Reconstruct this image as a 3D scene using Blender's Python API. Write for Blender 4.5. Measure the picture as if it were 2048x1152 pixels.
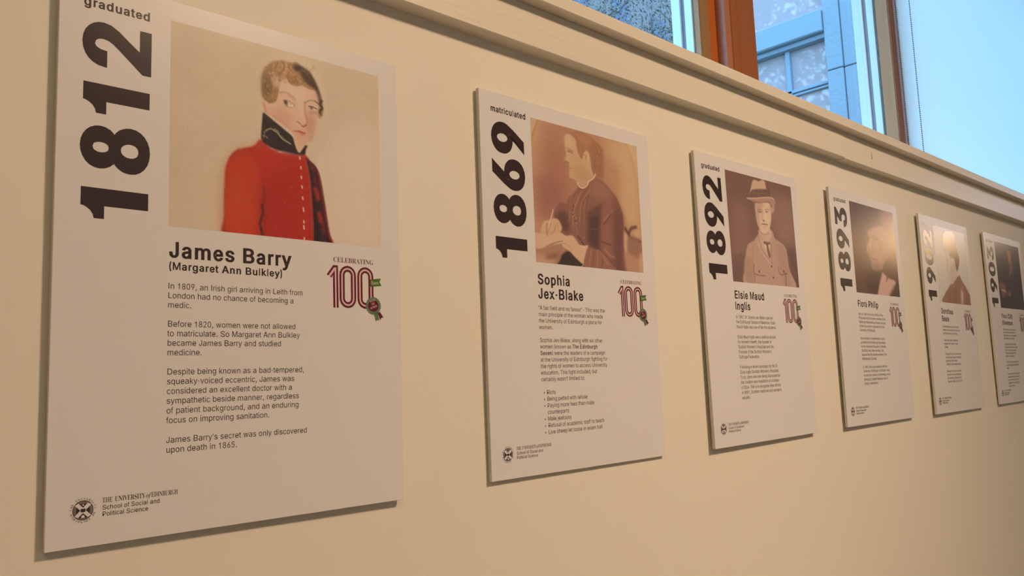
import bpy, math, random
import numpy as np
from mathutils import Matrix, Vector
from mathutils.geometry import tessellate_polygon

for o in list(bpy.data.objects): bpy.data.objects.remove(o)
SC = bpy.context.scene
COL = SC.collection
R = math.radians

# ------------------------------------------------------------------ camera
CAM = Vector((-0.21390, 0.0, 0.00492))
cd = bpy.data.cameras.new('camera'); cam = bpy.data.objects.new('camera', cd); COL.objects.link(cam)
cd.sensor_width = 36; cd.lens = 1652.786/2048*36; cd.clip_start = .02; cd.clip_end = 300
RR = Vector((0.723679, -0.689020, -0.039240)); UU = Vector((-0.049978, -0.109031, 0.992781)); FF = Vector((0.688325, 0.716494, 0.113339))
cam.matrix_world = Matrix(((RR.x, UU.x, -FF.x, CAM.x), (RR.y, UU.y, -FF.y, CAM.y), (RR.z, UU.z, -FF.z, CAM.z), (0, 0, 0, 1)))
SC.camera = cam
SC.view_settings.view_transform = 'Standard'; SC.view_settings.look = 'None'
SC.view_settings.gamma = 1; SC.view_settings.use_curve_mapping = False
SC.view_settings.exposure = 0.0
SC.cycles.max_bounces = 10; SC.cycles.diffuse_bounces = 5; SC.cycles.glossy_bounces = 4
SC.cycles.transparent_max_bounces = 12

# ------------------------------------------------------------------ sky and lamps
wd = bpy.data.worlds.new('dusk sky'); SC.world = wd; wd.use_nodes = True
nt = wd.node_tree; nt.nodes.clear()
wo = nt.nodes.new('ShaderNodeOutputWorld'); wb = nt.nodes.new('ShaderNodeBackground')
tcn = nt.nodes.new('ShaderNodeTexCoord'); nz = nt.nodes.new('ShaderNodeTexNoise'); nz.inputs['Scale'].default_value = 2.2
nz.inputs['Detail'].default_value = 5
rp = nt.nodes.new('ShaderNodeValToRGB')
rp.color_ramp.elements[0].position = .3; rp.color_ramp.elements[0].color = (.62, 1.0, 1.0, 1)
rp.color_ramp.elements[1].position = .7; rp.color_ramp.elements[1].color = (.95, 1.0, 1.0, 1)
rp.color_ramp.elements[0].color = (.29, .63, 1.0, 1); rp.color_ramp.elements[1].color = (.42, .73, 1.0, 1)
nt.links.new(tcn.outputs['Generated'], nz.inputs['Vector']); nt.links.new(nz.outputs['Fac'], rp.inputs['Fac'])
nt.links.new(rp.outputs['Color'], wb.inputs['Color']); nt.links.new(wb.outputs['Background'], wo.inputs['Surface'])
wb.inputs['Strength'].default_value = 5.6

def area(name, loc, target, size, power, color, sy=None, spread=180):
    l = bpy.data.lights.new(name, 'AREA'); l.energy = power; l.color = color; l.spread = R(spread)
    l.shape = 'RECTANGLE' if sy else 'DISK'; l.size = size
    if sy: l.size_y = sy
    o = bpy.data.objects.new(name, l); COL.objects.link(o); o.location = loc
    o.rotation_euler = (Vector(target)-Vector(loc)).to_track_quat('-Z', 'Y').to_euler()
    return o
WARM = (1.0, .69, .455)
area('ceiling_lamp_main', (1.6, -1.9, 2.32), (1.15, .9, -1.05), .50, 30, WARM, spread=95)
area('ceiling_lamp_left', (-1.6, -1.6, 2.25), (.3, .9, .2), .55, 15, WARM)
area('ceiling_lamp_far', (8.78, -1.25, 1.36), (2.4, .9, .3), .52, 8, (1.0, .62, .26))
area('added_cool_end_light', (9.15, -.6, 1.62), (3.2, .9, .55), .8, 11, (.42, .62, 1.0), .55)  # added light for the blue cast on the far ledge; no window stands here

# ------------------------------------------------------------------ materials
MATS = {}
def mat(name, color, rough=.6, spec=.5, metal=0, var=None, bump=None, coat=0, wood=None, trans=None):
    if name in MATS: return MATS[name]
    m = bpy.data.materials.new(name); m.use_nodes = True; t = m.node_tree
    b = t.nodes['Principled BSDF']
    b.inputs['Base Color'].default_value = (*color, 1); b.inputs['Roughness'].default_value = rough
    b.inputs['Specular IOR Level'].default_value = spec; b.inputs['Metallic'].default_value = metal
    b.inputs['Coat Weight'].default_value = coat; b.inputs['Coat Roughness'].default_value = .2
    tc = t.nodes.new('ShaderNodeTexCoord')
    if var or wood:
        n = t.nodes.new('ShaderNodeTexNoise'); mp = t.nodes.new('ShaderNodeMapping')
        t.links.new(tc.outputs['Object'], mp.inputs['Vector']); t.links.new(mp.outputs['Vector'], n.inputs['Vector'])
        mx = t.nodes.new('ShaderNodeMix'); mx.data_type = 'RGBA'
        if wood:
            mp.inputs['Scale'].default_value = (60, 60, 2.2); n.inputs['Scale'].default_value = 1.0; n.inputs['Distortion'].default_value = 1.2
            n.inputs['Detail'].default_value = 4
            c2 = wood
        else:
            n.inputs['Scale'].default_value = var[0]; n.inputs['Detail'].default_value = 3; c2 = var[1]
        mx.inputs[6].default_value = (*color, 1); mx.inputs[7].default_value = (*c2, 1)
        t.links.new(n.outputs['Fac'], mx.inputs[0]); t.links.new(mx.outputs[2], b.inputs['Base Color'])
    if bump:
        n2 = t.nodes.new('ShaderNodeTexNoise'); mp2 = t.nodes.new('ShaderNodeMapping')
        mp2.inputs['Scale'].default_value = bump[2] if len(bump) > 2 else (1, 1, 1)
        n2.inputs['Scale'].default_value = bump[0]; n2.inputs['Detail'].default_value = 4
        bp = t.nodes.new('ShaderNodeBump'); bp.inputs['Strength'].default_value = .5; bp.inputs['Distance'].default_value = bump[1]
        t.links.new(tc.outputs['Object'], mp2.inputs['Vector']); t.links.new(mp2.outputs['Vector'], n2.inputs['Vector'])
        t.links.new(n2.outputs['Fac'], bp.inputs['Height']); t.links.new(bp.outputs['Normal'], b.inputs['Normal'])
    MATS[name] = m
    return m
M_WALL = mat('cream wall paint', (.86, .835, .735), .55, .4, var=(3.0, (.84, .81, .70)), bump=(200, .00012))
M_ROOM = mat('far room paint', (.86, .77, .62), .8)
M_LEDGE = mat('cream gloss paint', (.82, .785, .685), .38, .5, var=(8, (.80, .76, .64)), bump=(40, .0012, (.35, 3, 3)))
M_PAPER = mat('satin white print', (.80, .805, .82), .33, .35, var=(5, (.79, .79, .80)))
M_CORE = mat('foam board core', (.70, .66, .58), .8, .2)
M_PAD = mat('adhesive pad', (.5, .48, .42), .8)
M_INK = mat('black print ink', (.046, .028, .030), .20, .55)
M_MAROON = mat('maroon print ink', (.14, .007, .026), .3, .5)
M_PINK = mat('pink print ink', (.80, .58, .60), .3, .5)
M_GREEN = mat('green print ink', (.08, .17, .02), .3, .5)
M_SAGE = mat('sage print ink', (.13, .22, .13), .3, .5)
M_CREAMINK = mat('pale print ink', (.75, .78, .50), .3, .5)
M_CREST = mat('grey print ink', (.20, .17, .17), .3, .5)
M_PINE = mat('varnished pale timber', (.58, .34, .20), .5, .25, wood=(.46, .25, .13))
M_OAK = mat('varnished orange timber', (.40, .135, .03), .3, .5, wood=(.30, .09, .018))
M_OAK2 = mat('varnished brown timber', (.36, .125, .04), .3, .5, wood=(.29, .09, .027))
M_SLOT = mat('shaded grey gasket', (.22, .23, .32), .6)
M_OAK3 = mat('glossy orange timber', (.40, .15, .07), .4, .7, coat=.15)
M_OAKM = mat('matt orange timber', (.50, .14, .032), .8, .05, wood=(.40, .105, .022))
M_POST = mat('red brown timber', (.26, .10, .055), .4, .4, wood=(.20, .075, .04))
M_GAP = mat('dark rubber seal', (.03, .02, .02), .7)
M_ALU = mat('white coated aluminium', (.82, .86, .88), .35, .5)
M_STONE = mat('grey blue sandstone', (.28, .34, .42), .75, .3, var=(3, (.24, .30, .38)), bump=(30, .01))
M_FRAME = mat('grey painted window frame', (.25, .32, .42), .6, .3)
M_DARK = mat('dim interior', (.35, .36, .42), .9)
M_BARK = mat('tree bark', (.16, .13, .12), .9)
M_LEAF = mat('dull autumn leaf', (.11, .13, .11), .7, .2, var=(.9, (.20, .16, .15)))
M_GRASS = mat('lawn', (.06, .10, .03), .9)
M_CHAIN = mat('steel bead chain', (.14, .16, .18), .35, .5, metal=.6)
M_TUBE = mat('white plastic', (.8, .8, .78), .5)

def special():
    m = bpy.data.materials.new('blind fabric'); m.use_nodes = True; t = m.node_tree; t.nodes.clear()
    o = t.nodes.new('ShaderNodeOutputMaterial'); a = t.nodes.new('ShaderNodeBsdfTranslucent'); d = t.nodes.new('ShaderNodeBsdfDiffuse')
    a.inputs[0].default_value = (.97, .92, .93, 1); d.inputs[0].default_value = (.74, .76, .80, 1)
    w = t.nodes.new('ShaderNodeTexNoise'); w.inputs['Scale'].default_value = 500
    mp = t.nodes.new('ShaderNodeMapping'); mp.inputs['Scale'].default_value = (.2, 1, 1.5); tc = t.nodes.new('ShaderNodeTexCoord')
    bp = t.nodes.new('ShaderNodeBump'); bp.inputs['Distance'].default_value = .0005
    t.links.new(tc.outputs['Object'], mp.inputs[0]); t.links.new(mp.outputs[0], w.inputs['Vector']); t.links.new(w.outputs['Fac'], bp.inputs['Height'])
    t.links.new(bp.outputs[0], d.inputs['Normal'])
    mx = t.nodes.new('ShaderNodeMixShader'); mx.inputs[0].default_value = .28
    t.links.new(a.outputs[0], mx.inputs[1]); t.links.new(d.outputs[0], mx.inputs[2]); t.links.new(mx.outputs[0], o.inputs[0])
    g = bpy.data.materials.new('window glass'); g.use_nodes = True; t = g.node_tree; t.nodes.clear()
    o = t.nodes.new('ShaderNodeOutputMaterial'); tr = t.nodes.new('ShaderNodeBsdfTransparent'); gl = t.nodes.new('ShaderNodeBsdfGlossy')
    tr.inputs[0].default_value = (.90, .95, .97, 1); gl.inputs['Roughness'].default_value = .02
    lw = t.nodes.new('ShaderNodeLayerWeight'); lw.inputs[0].default_value = .5
    pw = t.nodes.new('ShaderNodeMath'); pw.operation = 'POWER'; pw.inputs[1].default_value = 5
    fr = t.nodes.new('ShaderNodeMath'); fr.operation = 'MULTIPLY_ADD'; fr.inputs[1].default_value = .9; fr.inputs[2].default_value = .04
    t.links.new(lw.outputs['Facing'], pw.inputs[0]); t.links.new(pw.outputs[0], fr.inputs[0])
    mx = t.nodes.new('ShaderNodeMixShader')
    t.links.new(fr.outputs[0], mx.inputs[0]); t.links.new(tr.outputs[0], mx.inputs[1]); t.links.new(gl.outputs[0], mx.inputs[2]); t.links.new(mx.outputs[0], o.inputs[0])
    v = bpy.data.materials.new('portrait print'); v.use_nodes = True; t = v.node_tree; b = t.nodes['Principled BSDF']
    at = t.nodes.new('ShaderNodeAttribute'); at.attribute_name = 'print'
    t.links.new(at.outputs['Color'], b.inputs['Base Color']); 
    # heavy ink is glossier than nearly bare paper
    for sock, lo, hi in (('Roughness', .19, .25), ('Specular IOR Level', .55, .22)):
        mr = t.nodes.new('ShaderNodeMapRange'); mr.interpolation_type = 'SMOOTHSTEP'; mr.inputs['From Min'].default_value = .12; mr.inputs['From Max'].default_value = .62
        mr.inputs['To Min'].default_value = lo; mr.inputs['To Max'].default_value = hi
        bw = t.nodes.new('ShaderNodeRGBToBW'); t.links.new(at.outputs['Color'], bw.inputs[0]); t.links.new(bw.outputs[0], mr.inputs['Value']); t.links.new(mr.outputs[0], b.inputs[sock])
    p = bpy.data.materials.new('dark reflecting pane'); p.use_nodes = True; b = p.node_tree.nodes['Principled BSDF']
    b.inputs['Base Color'].default_value = (.46, .36, .40, 1); b.inputs['Roughness'].default_value = .03; b.inputs['Specular IOR Level'].default_value = 1.0
    b.inputs['Coat Weight'].default_value = 1; b.inputs['Coat Roughness'].default_value = .02
    return m, g, v, p
M_BLIND, M_GLASS, M_PRINT, M_PANE = special()

# ------------------------------------------------------------------ helpers
def link(name, me, m, parent=None):
    o = bpy.data.objects.new(name, me); COL.objects.link(o)
    if m: me.materials.append(m)
    if parent: o.parent = parent
    return o
def pydata(name, v, f, m, parent=None, smooth=False):
    me = bpy.data.meshes.new(name); me.from_pydata(v, [], f); me.update()
    if smooth:
        for q in me.polygons: q.use_smooth = True
    return link(name, me, m, parent)
class MB:
    def __init__(s): s.v = []; s.f = []
    def box(s, x0, x1, y0, y1, z0, z1, c=0.0):
        n = len(s.v)
        if c <= 0:
            s.v += [(x, y, z) for z in (z0, z1) for x, y in ((x0, y0), (x1, y0), (x1, y1), (x0, y1))]
            s.f += [tuple(n+i for i in q) for q in ((3, 2, 1, 0), (4, 5, 6, 7), (0, 1, 5, 4), (1, 2, 6, 5), (2, 3, 7, 6), (3, 0, 4, 7))]
        else:                                              # bevelled box
            X = (x0, x0+c, x1-c, x1); Y = (y0, y0+c, y1-c, y1); Z = (z0, z0+c, z1-c, z1)
            pts = {}
            def P(i, j, k):
                # collapse outer grid to bevel corners
                if (i, j, k) not in pts: pts[(i, j, k)] = len(s.v); s.v.append((X[i], Y[j], Z[k]))
                return pts[(i, j, k)]
            a, b = 1, 2
            for ax, lo in ((0, 0), (0, 3), (1, 0), (1, 3), (2, 0), (2, 3)):
                cs = [(a, a), (b, a), (b, b), (a, b)]
                q = []
                for u, w in cs:
                    idx = [0, 0, 0]; idx[ax] = lo; idx[(ax+1) % 3] = u; idx[(ax+2) % 3] = w
                    q.append(P(*idx))
                if lo == 0: q.reverse()
                s.f.append(tuple(q))
            for ax in range(3):                            # 12 edges
                for lo1 in (0, 3):
                    for lo2 in (0, 3):
                        i1 = 1 if lo1 == 0 else 2; i2 = 1 if lo2 == 0 else 2
                        def K(t, p, r):
                            idx = [0, 0, 0]; idx[ax] = t; idx[(ax+1) % 3] = p; idx[(ax+2) % 3] = r; return P(*idx)
                        q = [K(1, lo1, i2), K(2, lo1, i2), K(2, i1, lo2), K(1, i1, lo2)]
                        if (lo1 == 0) != (lo2 == 0): q.reverse()
                        s.f.append(tuple(q))
            for lx in (0, 3):
                for ly in (0, 3):
                    for lz in (0, 3):
                        ix, iy, iz = [(1 if l == 0 else 2) for l in (lx, ly, lz)]
                        q = [P(lx, iy, iz), P(ix, ly, iz), P(ix, iy, lz)]
                        if ((lx == 0)+(ly == 0)+(lz == 0)) % 2 == 1: q.reverse()
                        s.f.append(tuple(q))
        return s
    def tube(s, p0, p1, r0, r1=None, n=8):
        r1 = r0 if r1 is None else r1
        p0 = Vector(p0); p1 = Vector(p1); d = (p1-p0).normalized()
        a = d.orthogonal().normalized(); b = d.cross(a); k = len(s.v)
        for p, r in ((p0, r0), (p1, r1)):
            for i in range(n):
                t = 2*math.pi*i/n; s.v.append(tuple(p+a*math.cos(t)*r+b*math.sin(t)*r))
        for i in range(n):
            j = (i+1) % n; s.f.append((k+i, k+j, k+n+j, k+n+i))
        s.f.append(tuple(k+i for i in reversed(range(n)))); s.f.append(tuple(k+n+i for i in range(n)))
        return s
    def build(s, name, m, parent=None): return pydata(name, s.v, s.f, m, parent)
def empty(name, loc=(0, 0, 0)):
    o = bpy.data.objects.new(name, None); COL.objects.link(o); o.location = loc; o.empty_display_size = .1; return o
def tag(o, label=None, cat=None, group=None, kind=None):
    if label: o['label'] = label
    if cat: o['category'] = cat
    if group: o['group'] = group
    if kind: o['kind'] = kind
    return o
def at(mx, Y): return CAM.x + mx*Y        # position along the wall from a sight-line slope
def box(name, b, m, parent=None, c=0.0): return MB().box(*b, c=c).build(name, m, parent)

# ------------------------------------------------------------------ room shell
WY = .9113
Z0, Z1 = -1.5, 2.45
FZ, NZ, TZ = .5377, .6071, .6321          # fascia bottom, nosing bottom, sill top
def shell(name, b, m, label): tag(box(name, b, m), label, kind='structure')
w = box('wall_north', (-3.6, 7.0, WY, 1.16, Z0, NZ), M_WALL); tag(w, 'cream painted wall that carries the row of white poster boards', kind='structure')
w = MB().box(-3.6, 7.0, .97, 1.16, 1.95, Z1).box(-3.6, -1.4, .97, 1.16, TZ, 1.95).box(5.6, 7.0, .97, 1.16, TZ, 1.95).build('wall_north_above_windows', M_WALL)
tag(w, 'cream wall around the tops and ends of the high windows', kind='structure')
shell('wall_south', (-3.6, 7.0, -4.2, -4.05, Z0, Z1), M_ROOM, 'plain cream wall facing the posters')
shell('wall_west', (-3.75, -3.6, -4.2, 1.16, Z0, Z1), M_ROOM, 'plain cream end wall on the left')
shell('wall_east', (9.2, 9.35, -4.2, 1.16, Z0, Z1), M_ROOM, 'plain cream end wall on the right')
tag(MB().box(7.0, 9.2, WY, 1.16, Z0, Z1).box(7.0, 9.2, -4.2, -4.05, Z0, Z1).build('wall_north_far_end', M_WALL), 'cream wall beyond the last window', kind='structure')
shell('floor', (-3.75, 9.35, -4.2, 1.16, Z0-.1, Z0), mat('carpet', (.42, .33, .25), .95), 'brown carpet floor')
shell('ceiling', (-3.75, 9.35, -4.2, 1.16, Z1, Z1+.1), mat('ceiling paint', (.80, .74, .62), .85), 'off white ceiling')

# ledge: fascia of two boards butted together, and the sill board with its nosing
XJ = 1.8258
t1 = empty('trim_1', (0, WY, FZ)); tag(t1, 'cream painted timber fascia board below the window sill', kind='structure')
def fascia(x0, x1, y0, z0, dent=None):
    v = []; f = []
    prof = [(WY, z0), (y0+.0015, z0), (y0, z0+.0015), (y0, NZ-.0005), (WY, NZ-.0005)]
    for x in (x0, x1):
        for y, z in prof: v.append((x, y-WY, z-FZ))
    n = len(prof)
    for i in range(n):
        j = (i+1) % n; f.append((i, n+i, n+j, j))
    f.append(tuple(range(n))); f.append(tuple(reversed(range(n, 2*n))))
    return pydata('plank', v, f, M_LEDGE, t1)
fascia(-3.6, XJ-.0004, .8843, FZ)
fascia(XJ+.0006, 7.0, .8856, FZ-.002)
dn = []; df = []                                                      # small filled knot standing proud of the right board
for i in range(9):
    a = math.pi*2*i/9; dn.append((1.9963+.004*math.cos(a), -.0272-.0, .034+.011*math.sin(a)))
dn.append((1.9963, -.0292, .036)); df = [(i, (i+1) % 9, 9) for i in range(9)]
pydata('filled_knot', dn, df, M_LEDGE, t1, True)
prof = [(1.02, NZ), (.8634, NZ), (.8619, NZ+.0016), (.8619, TZ-.003), (.8628, TZ-.0008), (.865, TZ), (1.02, TZ)]
v = [(x, y, z) for x in (-3.6, 7.0) for y, z in prof]; n = len(prof)
f = [(i, n+i, n+(i+1) % n, (i+1) % n) for i in range(n)]+[tuple(range(n)), tuple(reversed(range(n, 2*n)))]
tag(pydata('trim_2', v, f, M_LEDGE), 'cream painted window sill board with a square nosing', kind='structure')

# ------------------------------------------------------------------ windows
GY = 1.05
ZB, ZT = TZ, 1.95
def wbox(x0, x1, y0, y1, z0, z1, name, m, parent, c=.0015): return box(name, (x0, x1, y0, y1, z0, z1), m, parent, c)
# first window
A = at(1.5665, GY)
w1 = empty('window_1', (0, 0, 0)); tag(w1, 'timber window at the left with a tree behind its glass', kind='structure')
wbox(-1.4, A, GY-.004, GY+.004, ZB, ZT, 'glass_pane', M_GLASS, w1, 0)
wbox(A, A+.03, 1.0315, GY+.002, ZB, ZT, 'glazing_bead', M_PINE, w1)
wbox(A+.0008, A+.030, 1.0065, 1.0315, ZB, ZT, 'sash_stile', M_OAKM, w1)
wbox(-1.4, A, 1.0065, 1.04, ZB, ZB+.07, 'bottom_rail', M_OAK, w1)
wbox(-1.4, A, 1.0065, 1.04, ZT-.07, ZT, 'top_rail', M_OAK, w1)
wbox(-1.4, -1.33, 1.0065, GY, ZB, ZT, 'sash_stile', M_OAK, w1)
wbox(A+.001, A+.012, 1.0525, 1.074, ZB-.1, ZT, 'outer_frame', M_ALU, w1)
wbox(A+.006, A+.02, 1.074, 1.0845, ZB-.1, ZT, 'frame_gasket', M_SLOT, w1)
wbox(A-.0005, A+.02, 1.0845, 1.110, ZB-.1, ZT, 'outer_frame', M_ALU, w1)
# post between the windows
B1 = A+.0295
tm = empty('window_mullion', (B1, 1.0, TZ)); tag(tm, 'orange varnished timber mullion between the two clear windows', kind='structure')
def mb(x0, x1, y0, y1, name, m): return wbox(x0-B1, x1-B1, y0-1.0, y1-1.0, 0, ZT-TZ, name, m, tm)
mb(A+.0302, A+.0565, .9815+.001, 1.05, 'mullion_core', M_OAK3)
mb(A+.0575, A+.0858, .9812, 1.03, 'cover_strip', M_OAK)
mb(A+.0856, A+.0872, .9840, 1.03, 'seal', M_GAP)
mb(A+.0872, A+.1530, .9812, 1.045, 'sash_stile', M_OAK2)
mb(A+.1532, A+.1695, .9822, 1.045, 'sash_edge', M_OAK2)
# second window
B = at(2.612, GY)
w2 = empty('window_2', (0, 0, 0)); tag(w2, 'clear window beside the blind with a stone building behind its glass', kind='structure')
wbox(A+.11, B, GY-.004, GY+.004, ZB, ZT, 'glass_pane', M_GLASS, w2, 0)
wbox(A+.17, B, 1.0065, 1.04, ZB, ZB+.07, 'bottom_rail', M_OAK, w2)
wbox(A+.17, B, 1.0065, 1.04, ZT-.07, ZT, 'top_rail', M_OAK, w2)
wbox(B+.0005, B+.006, GY-.004, GY+.002, ZB-.1, ZT, 'seal', M_GAP, w2)
wbox(B+.001, B+.012, 1.0535, 1.0765, ZB-.1, ZT, 'outer_frame', M_ALU, w2)
wbox(B+.006, B+.02, 1.0765, 1.0885, ZB-.1, ZT, 'frame_gasket', M_SLOT, w2)
wbox(B-.0005, B+.02, 1.0885, 1.122, ZB-.1, ZT, 'outer_frame', M_ALU, w2)
# post under the blind edge
tp = empty('window_post', (B, 1.0, TZ)); tag(tp, 'pale varnished timber post beside the white roller blind', kind='structure')
wbox(0, .012, 1.006-1, 1.046-1, 0, ZT-TZ, 'reveal_board', M_PINE, tp)
wbox(.0, .046, 1.0025-1, 1.0060-1, 0, ZT-TZ, 'face_board', M_POST, tp, .0008)
wbox(.013, .046, 1.0062-1, 1.05-1, 0, ZT-TZ, 'post_core', M_OAK2, tp)
# third window behind the blind
w3 = empty('window_3', (0, 0, 0)); tag(w3, 'window covered by the white roller blind', kind='structure')
wbox(B+.05, 5.6, GY-.004, GY+.004, ZB, ZT, 'glass_pane', M_GLASS, w3, 0)
wbox(B+.05, 5.6, 1.0065, 1.04, ZB, ZB+.05, 'bottom_rail', M_OAK, w3)

# roller blind with its chain
XB = at(2.782, .992)
rb = empty('roller_blind', (XB, .992, TZ)); tag(rb, 'white roller blind pulled down over the right window, glowing with daylight', 'blind')
nx = 60; v = []; f = []
for i in range(nx+1):
    for z in (.002, 1.25):
        v.append(((5.5-XB)*i/nx, .0008*math.sin(i*.9), z))
f = [(2*i, 2*i+2, 2*i+3, 2*i+1) for i in range(nx)]
pydata('fabric', v, f, M_BLIND, rb, True)
MB().tube((-.01, .006, 1.27), (5.5-XB, .006, 1.27), .021, n=20).build('roller_tube', M_TUBE, rb)
box('bracket', (-.018, -.010, -.02, .03, 1.235, 1.30), M_TUBE, rb, .001)
box('hem_bar', (0, 5.5-XB, -.003, .003, -.0005, .0035), M_TUBE, rb, .0008)
def beads(x, y):
    m = MB(); z = .004
    while z < 1.26:
        r = .0027; n = len(m.v)
        m.v += [(x, y, z+r)] + [(x+r*.9*math.cos(a), y+r*.9*math.sin(a), z) for a in (0, 1.257, 2.513, 3.77, 5.027)] + [(x, y, z-r)]
        for i in range(5):
            j = (i+1) % 5; m.f += [(n, n+1+i, n+1+j), (n+6, n+1+j, n+1+i)]
        z += .0066
    m.tube((x, y, .004), (x, y, 1.26), .0004, n=4)
    return m
c1 = beads(at(2.800, .986)-XB, .986-.992).build('bead_chain', M_CHAIN, rb); c1['kind'] = 'stuff'
c2 = beads(at(2.930, .950)-XB, .950-.992).build('bead_chain', M_CHAIN, rb); c2['kind'] = 'stuff'

# ------------------------------------------------------------------ outside: stone wing with windows, trees, lawn
WX = CAM.x+7.0
wing = empty('stone_wing', (WX, 2.8, -1.6)); tag(wing, 'stone building wing with a grid of tall window panes, seen through the middle window', 'building')
def wg(x0, x1, y0, y1, z0, z1, name, m, c=.0): return box(name, (x0-WX, x1-WX, y0-2.8, y1-2.8, z0+1.6, z1+1.6), m, wing, c)
wg(WX, WX+.5, 1.3, 2.79, -1.6, 7, 'wall', M_STONE)
for k, (z0, z1) in enumerate([(-1.6, .4), (.4, 1.7), (1.7, 2.62), (2.62, 3.55), (3.55, 4.5), (4.5, 5.6), (5.6, 7)]):
    wg(WX-.05, WX+.3, 2.80, 2.952, z0+.004, z1-.004, 'stone_block', M_STONE, .006)
    wg(WX-.07, WX+.3, 2.957, 3.10, z0+.004, z1-.004, 'stone_block', M_STONE, .006)
wg(WX-.10, WX+.3, 3.105, 4.4, 2.99, 3.195, 'beam', M_FRAME, .01)
wg(WX-.04, WX+.3, 3.105, 4.4, 2.945, 2.988, 'beam_moulding', M_FRAME, .005)
wg(WX+.02, WX+.3, 3.105, 4.4, 4.7, 5.0, 'beam', M_FRAME, .01)
wg(WX, WX+.5, 3.105, 4.4, 5.0, 7, 'wall', M_STONE)
wg(WX, WX+.5, 3.105, 4.4, -1.6, .9, 'wall', M_STONE)
ys = [3.10, 3.494, 3.888, 4.282]
zs = [.9, 1.45, 2.0, 2.535, 2.945]
for i in range(3):
    if i: wg(WX-.0, WX+.05, ys[i]-.022, ys[i]+.022, .9, 2.944, 'mullion', M_FRAME, .004)
    for k in range(4):
        wg(WX+.045, WX+.055, ys[i]+.022, ys[i+1]-.022, zs[k]+.02, zs[k+1]-.002, 'pane', M_PANE)
wg(WX+.045, WX+.055, 3.105, 4.38, 3.20, 4.69, 'pane', M_PANE)
for z in zs[1:4]:
    wg(WX+.0, WX+.044, 3.105, 4.4, z+.004, z+.030, 'transom', M_FRAME, .003)
    wg(WX+.014, WX+.044, 3.105, 4.4, z-.024, z-.002, 'transom', M_FRAME, .003)
tag(box('lawn', (-40, 40, 1.3, 45, -1.75, -1.6), M_GRASS), 'dark lawn outside the windows', kind='structure')

far = empty('backdrop_building', (30, 25, -1.6)); tag(far, 'tall shaded stone backdrop added furthest back behind the trees to hide the sky', 'building')  # added backdrop that keeps bright sky from showing between the branches
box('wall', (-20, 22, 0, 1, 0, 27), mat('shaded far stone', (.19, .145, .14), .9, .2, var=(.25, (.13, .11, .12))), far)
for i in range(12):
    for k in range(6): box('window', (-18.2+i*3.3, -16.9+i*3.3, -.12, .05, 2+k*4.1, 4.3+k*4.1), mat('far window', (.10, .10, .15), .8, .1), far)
def make_tree_data(seed, h, nleaf, spread, ls):
    rg = random.Random(seed); br = MB(); tips = []
    def grow(p, d, L, r, lev):
        q = p+d*L; br.tube(p, q, r, r*.65, 5 if lev else 8)
        if lev >= 5: tips.append(q); return
        if lev == 0: L = h*.24
        if lev >= 3: tips.append(p.lerp(q, .6))
        for k in range(3 if lev < 4 else 2):
            a = Vector((rg.gauss(0, 1), rg.gauss(0, 1), rg.gauss(.1, .8))).normalized()
            grow(p.lerp(q, rg.uniform(.65, 1)), (d*.75+a*spread).normalized(), L*rg.uniform(.62, .82), r*.6, lev+1)
    grow(Vector((0, 0, 0)), Vector((0, 0, 1)), h*.5, h*.018, 0)
    lv = []; lf = []
    for i in range(nleaf):
        c = rg.choice(tips)+Vector((rg.gauss(0, 1), rg.gauss(0, 1), rg.gauss(0, 1)))*h*.030
        a = Vector((rg.gauss(0, 1), rg.gauss(0, 1), rg.gauss(0, 1))).normalized(); b = a.orthogonal().normalized()
        s = ls*rg.uniform(.6, 1.3); n = len(lv)
        lv += [tuple(c-a*s), tuple(c+b*s*.5), tuple(c+a*s), tuple(c-b*s*.5)]; lf.append((n, n+1, n+2, n+3))
    m1 = bpy.data.meshes.new('branches'); m1.from_pydata(br.v, [], br.f); m1.materials.append(M_BARK)
    m2 = bpy.data.meshes.new('foliage'); m2.from_pydata(lv, [], lf); m2.materials.append(M_LEAF)
    return m1, m2
T1 = make_tree_data(11, 12, 40000, .75, .034)
T2 = make_tree_data(23, 12, 5500, .85, .10)
def tree(data, x, y, rz, s, label):
    t = empty('tree', (x, y, -1.6)); t.rotation_euler.z = rz; t.scale = (s, s, s)
    tag(t, label, 'tree', 'trees outside the windows')
    b = bpy.data.objects.new('branches', data[0]); COL.objects.link(b); b.parent = t; b['kind'] = 'stuff'
    g = bpy.data.objects.new('foliage', data[1]); COL.objects.link(g); g.parent = t; g['kind'] = 'stuff'
tree(T1, 12.6, 10.2, .4, 1.0, 'bushy tree whose branches fill the left window')
tree(T1, 20.0, 16.5, 3.9, 1.35, 'taller tree standing further back behind the left window')
tree(T2, -1.5, 8.8, .9, 1.0, 'open tree mirrored in the upper panes of the stone wing')
tree(T2, 1.5, 17.5, 2.9, 1.25, 'larger open tree mirrored far back in the stone wing panes')


# ------------------------------------------------------------------ lettering
GLY = {}
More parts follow.
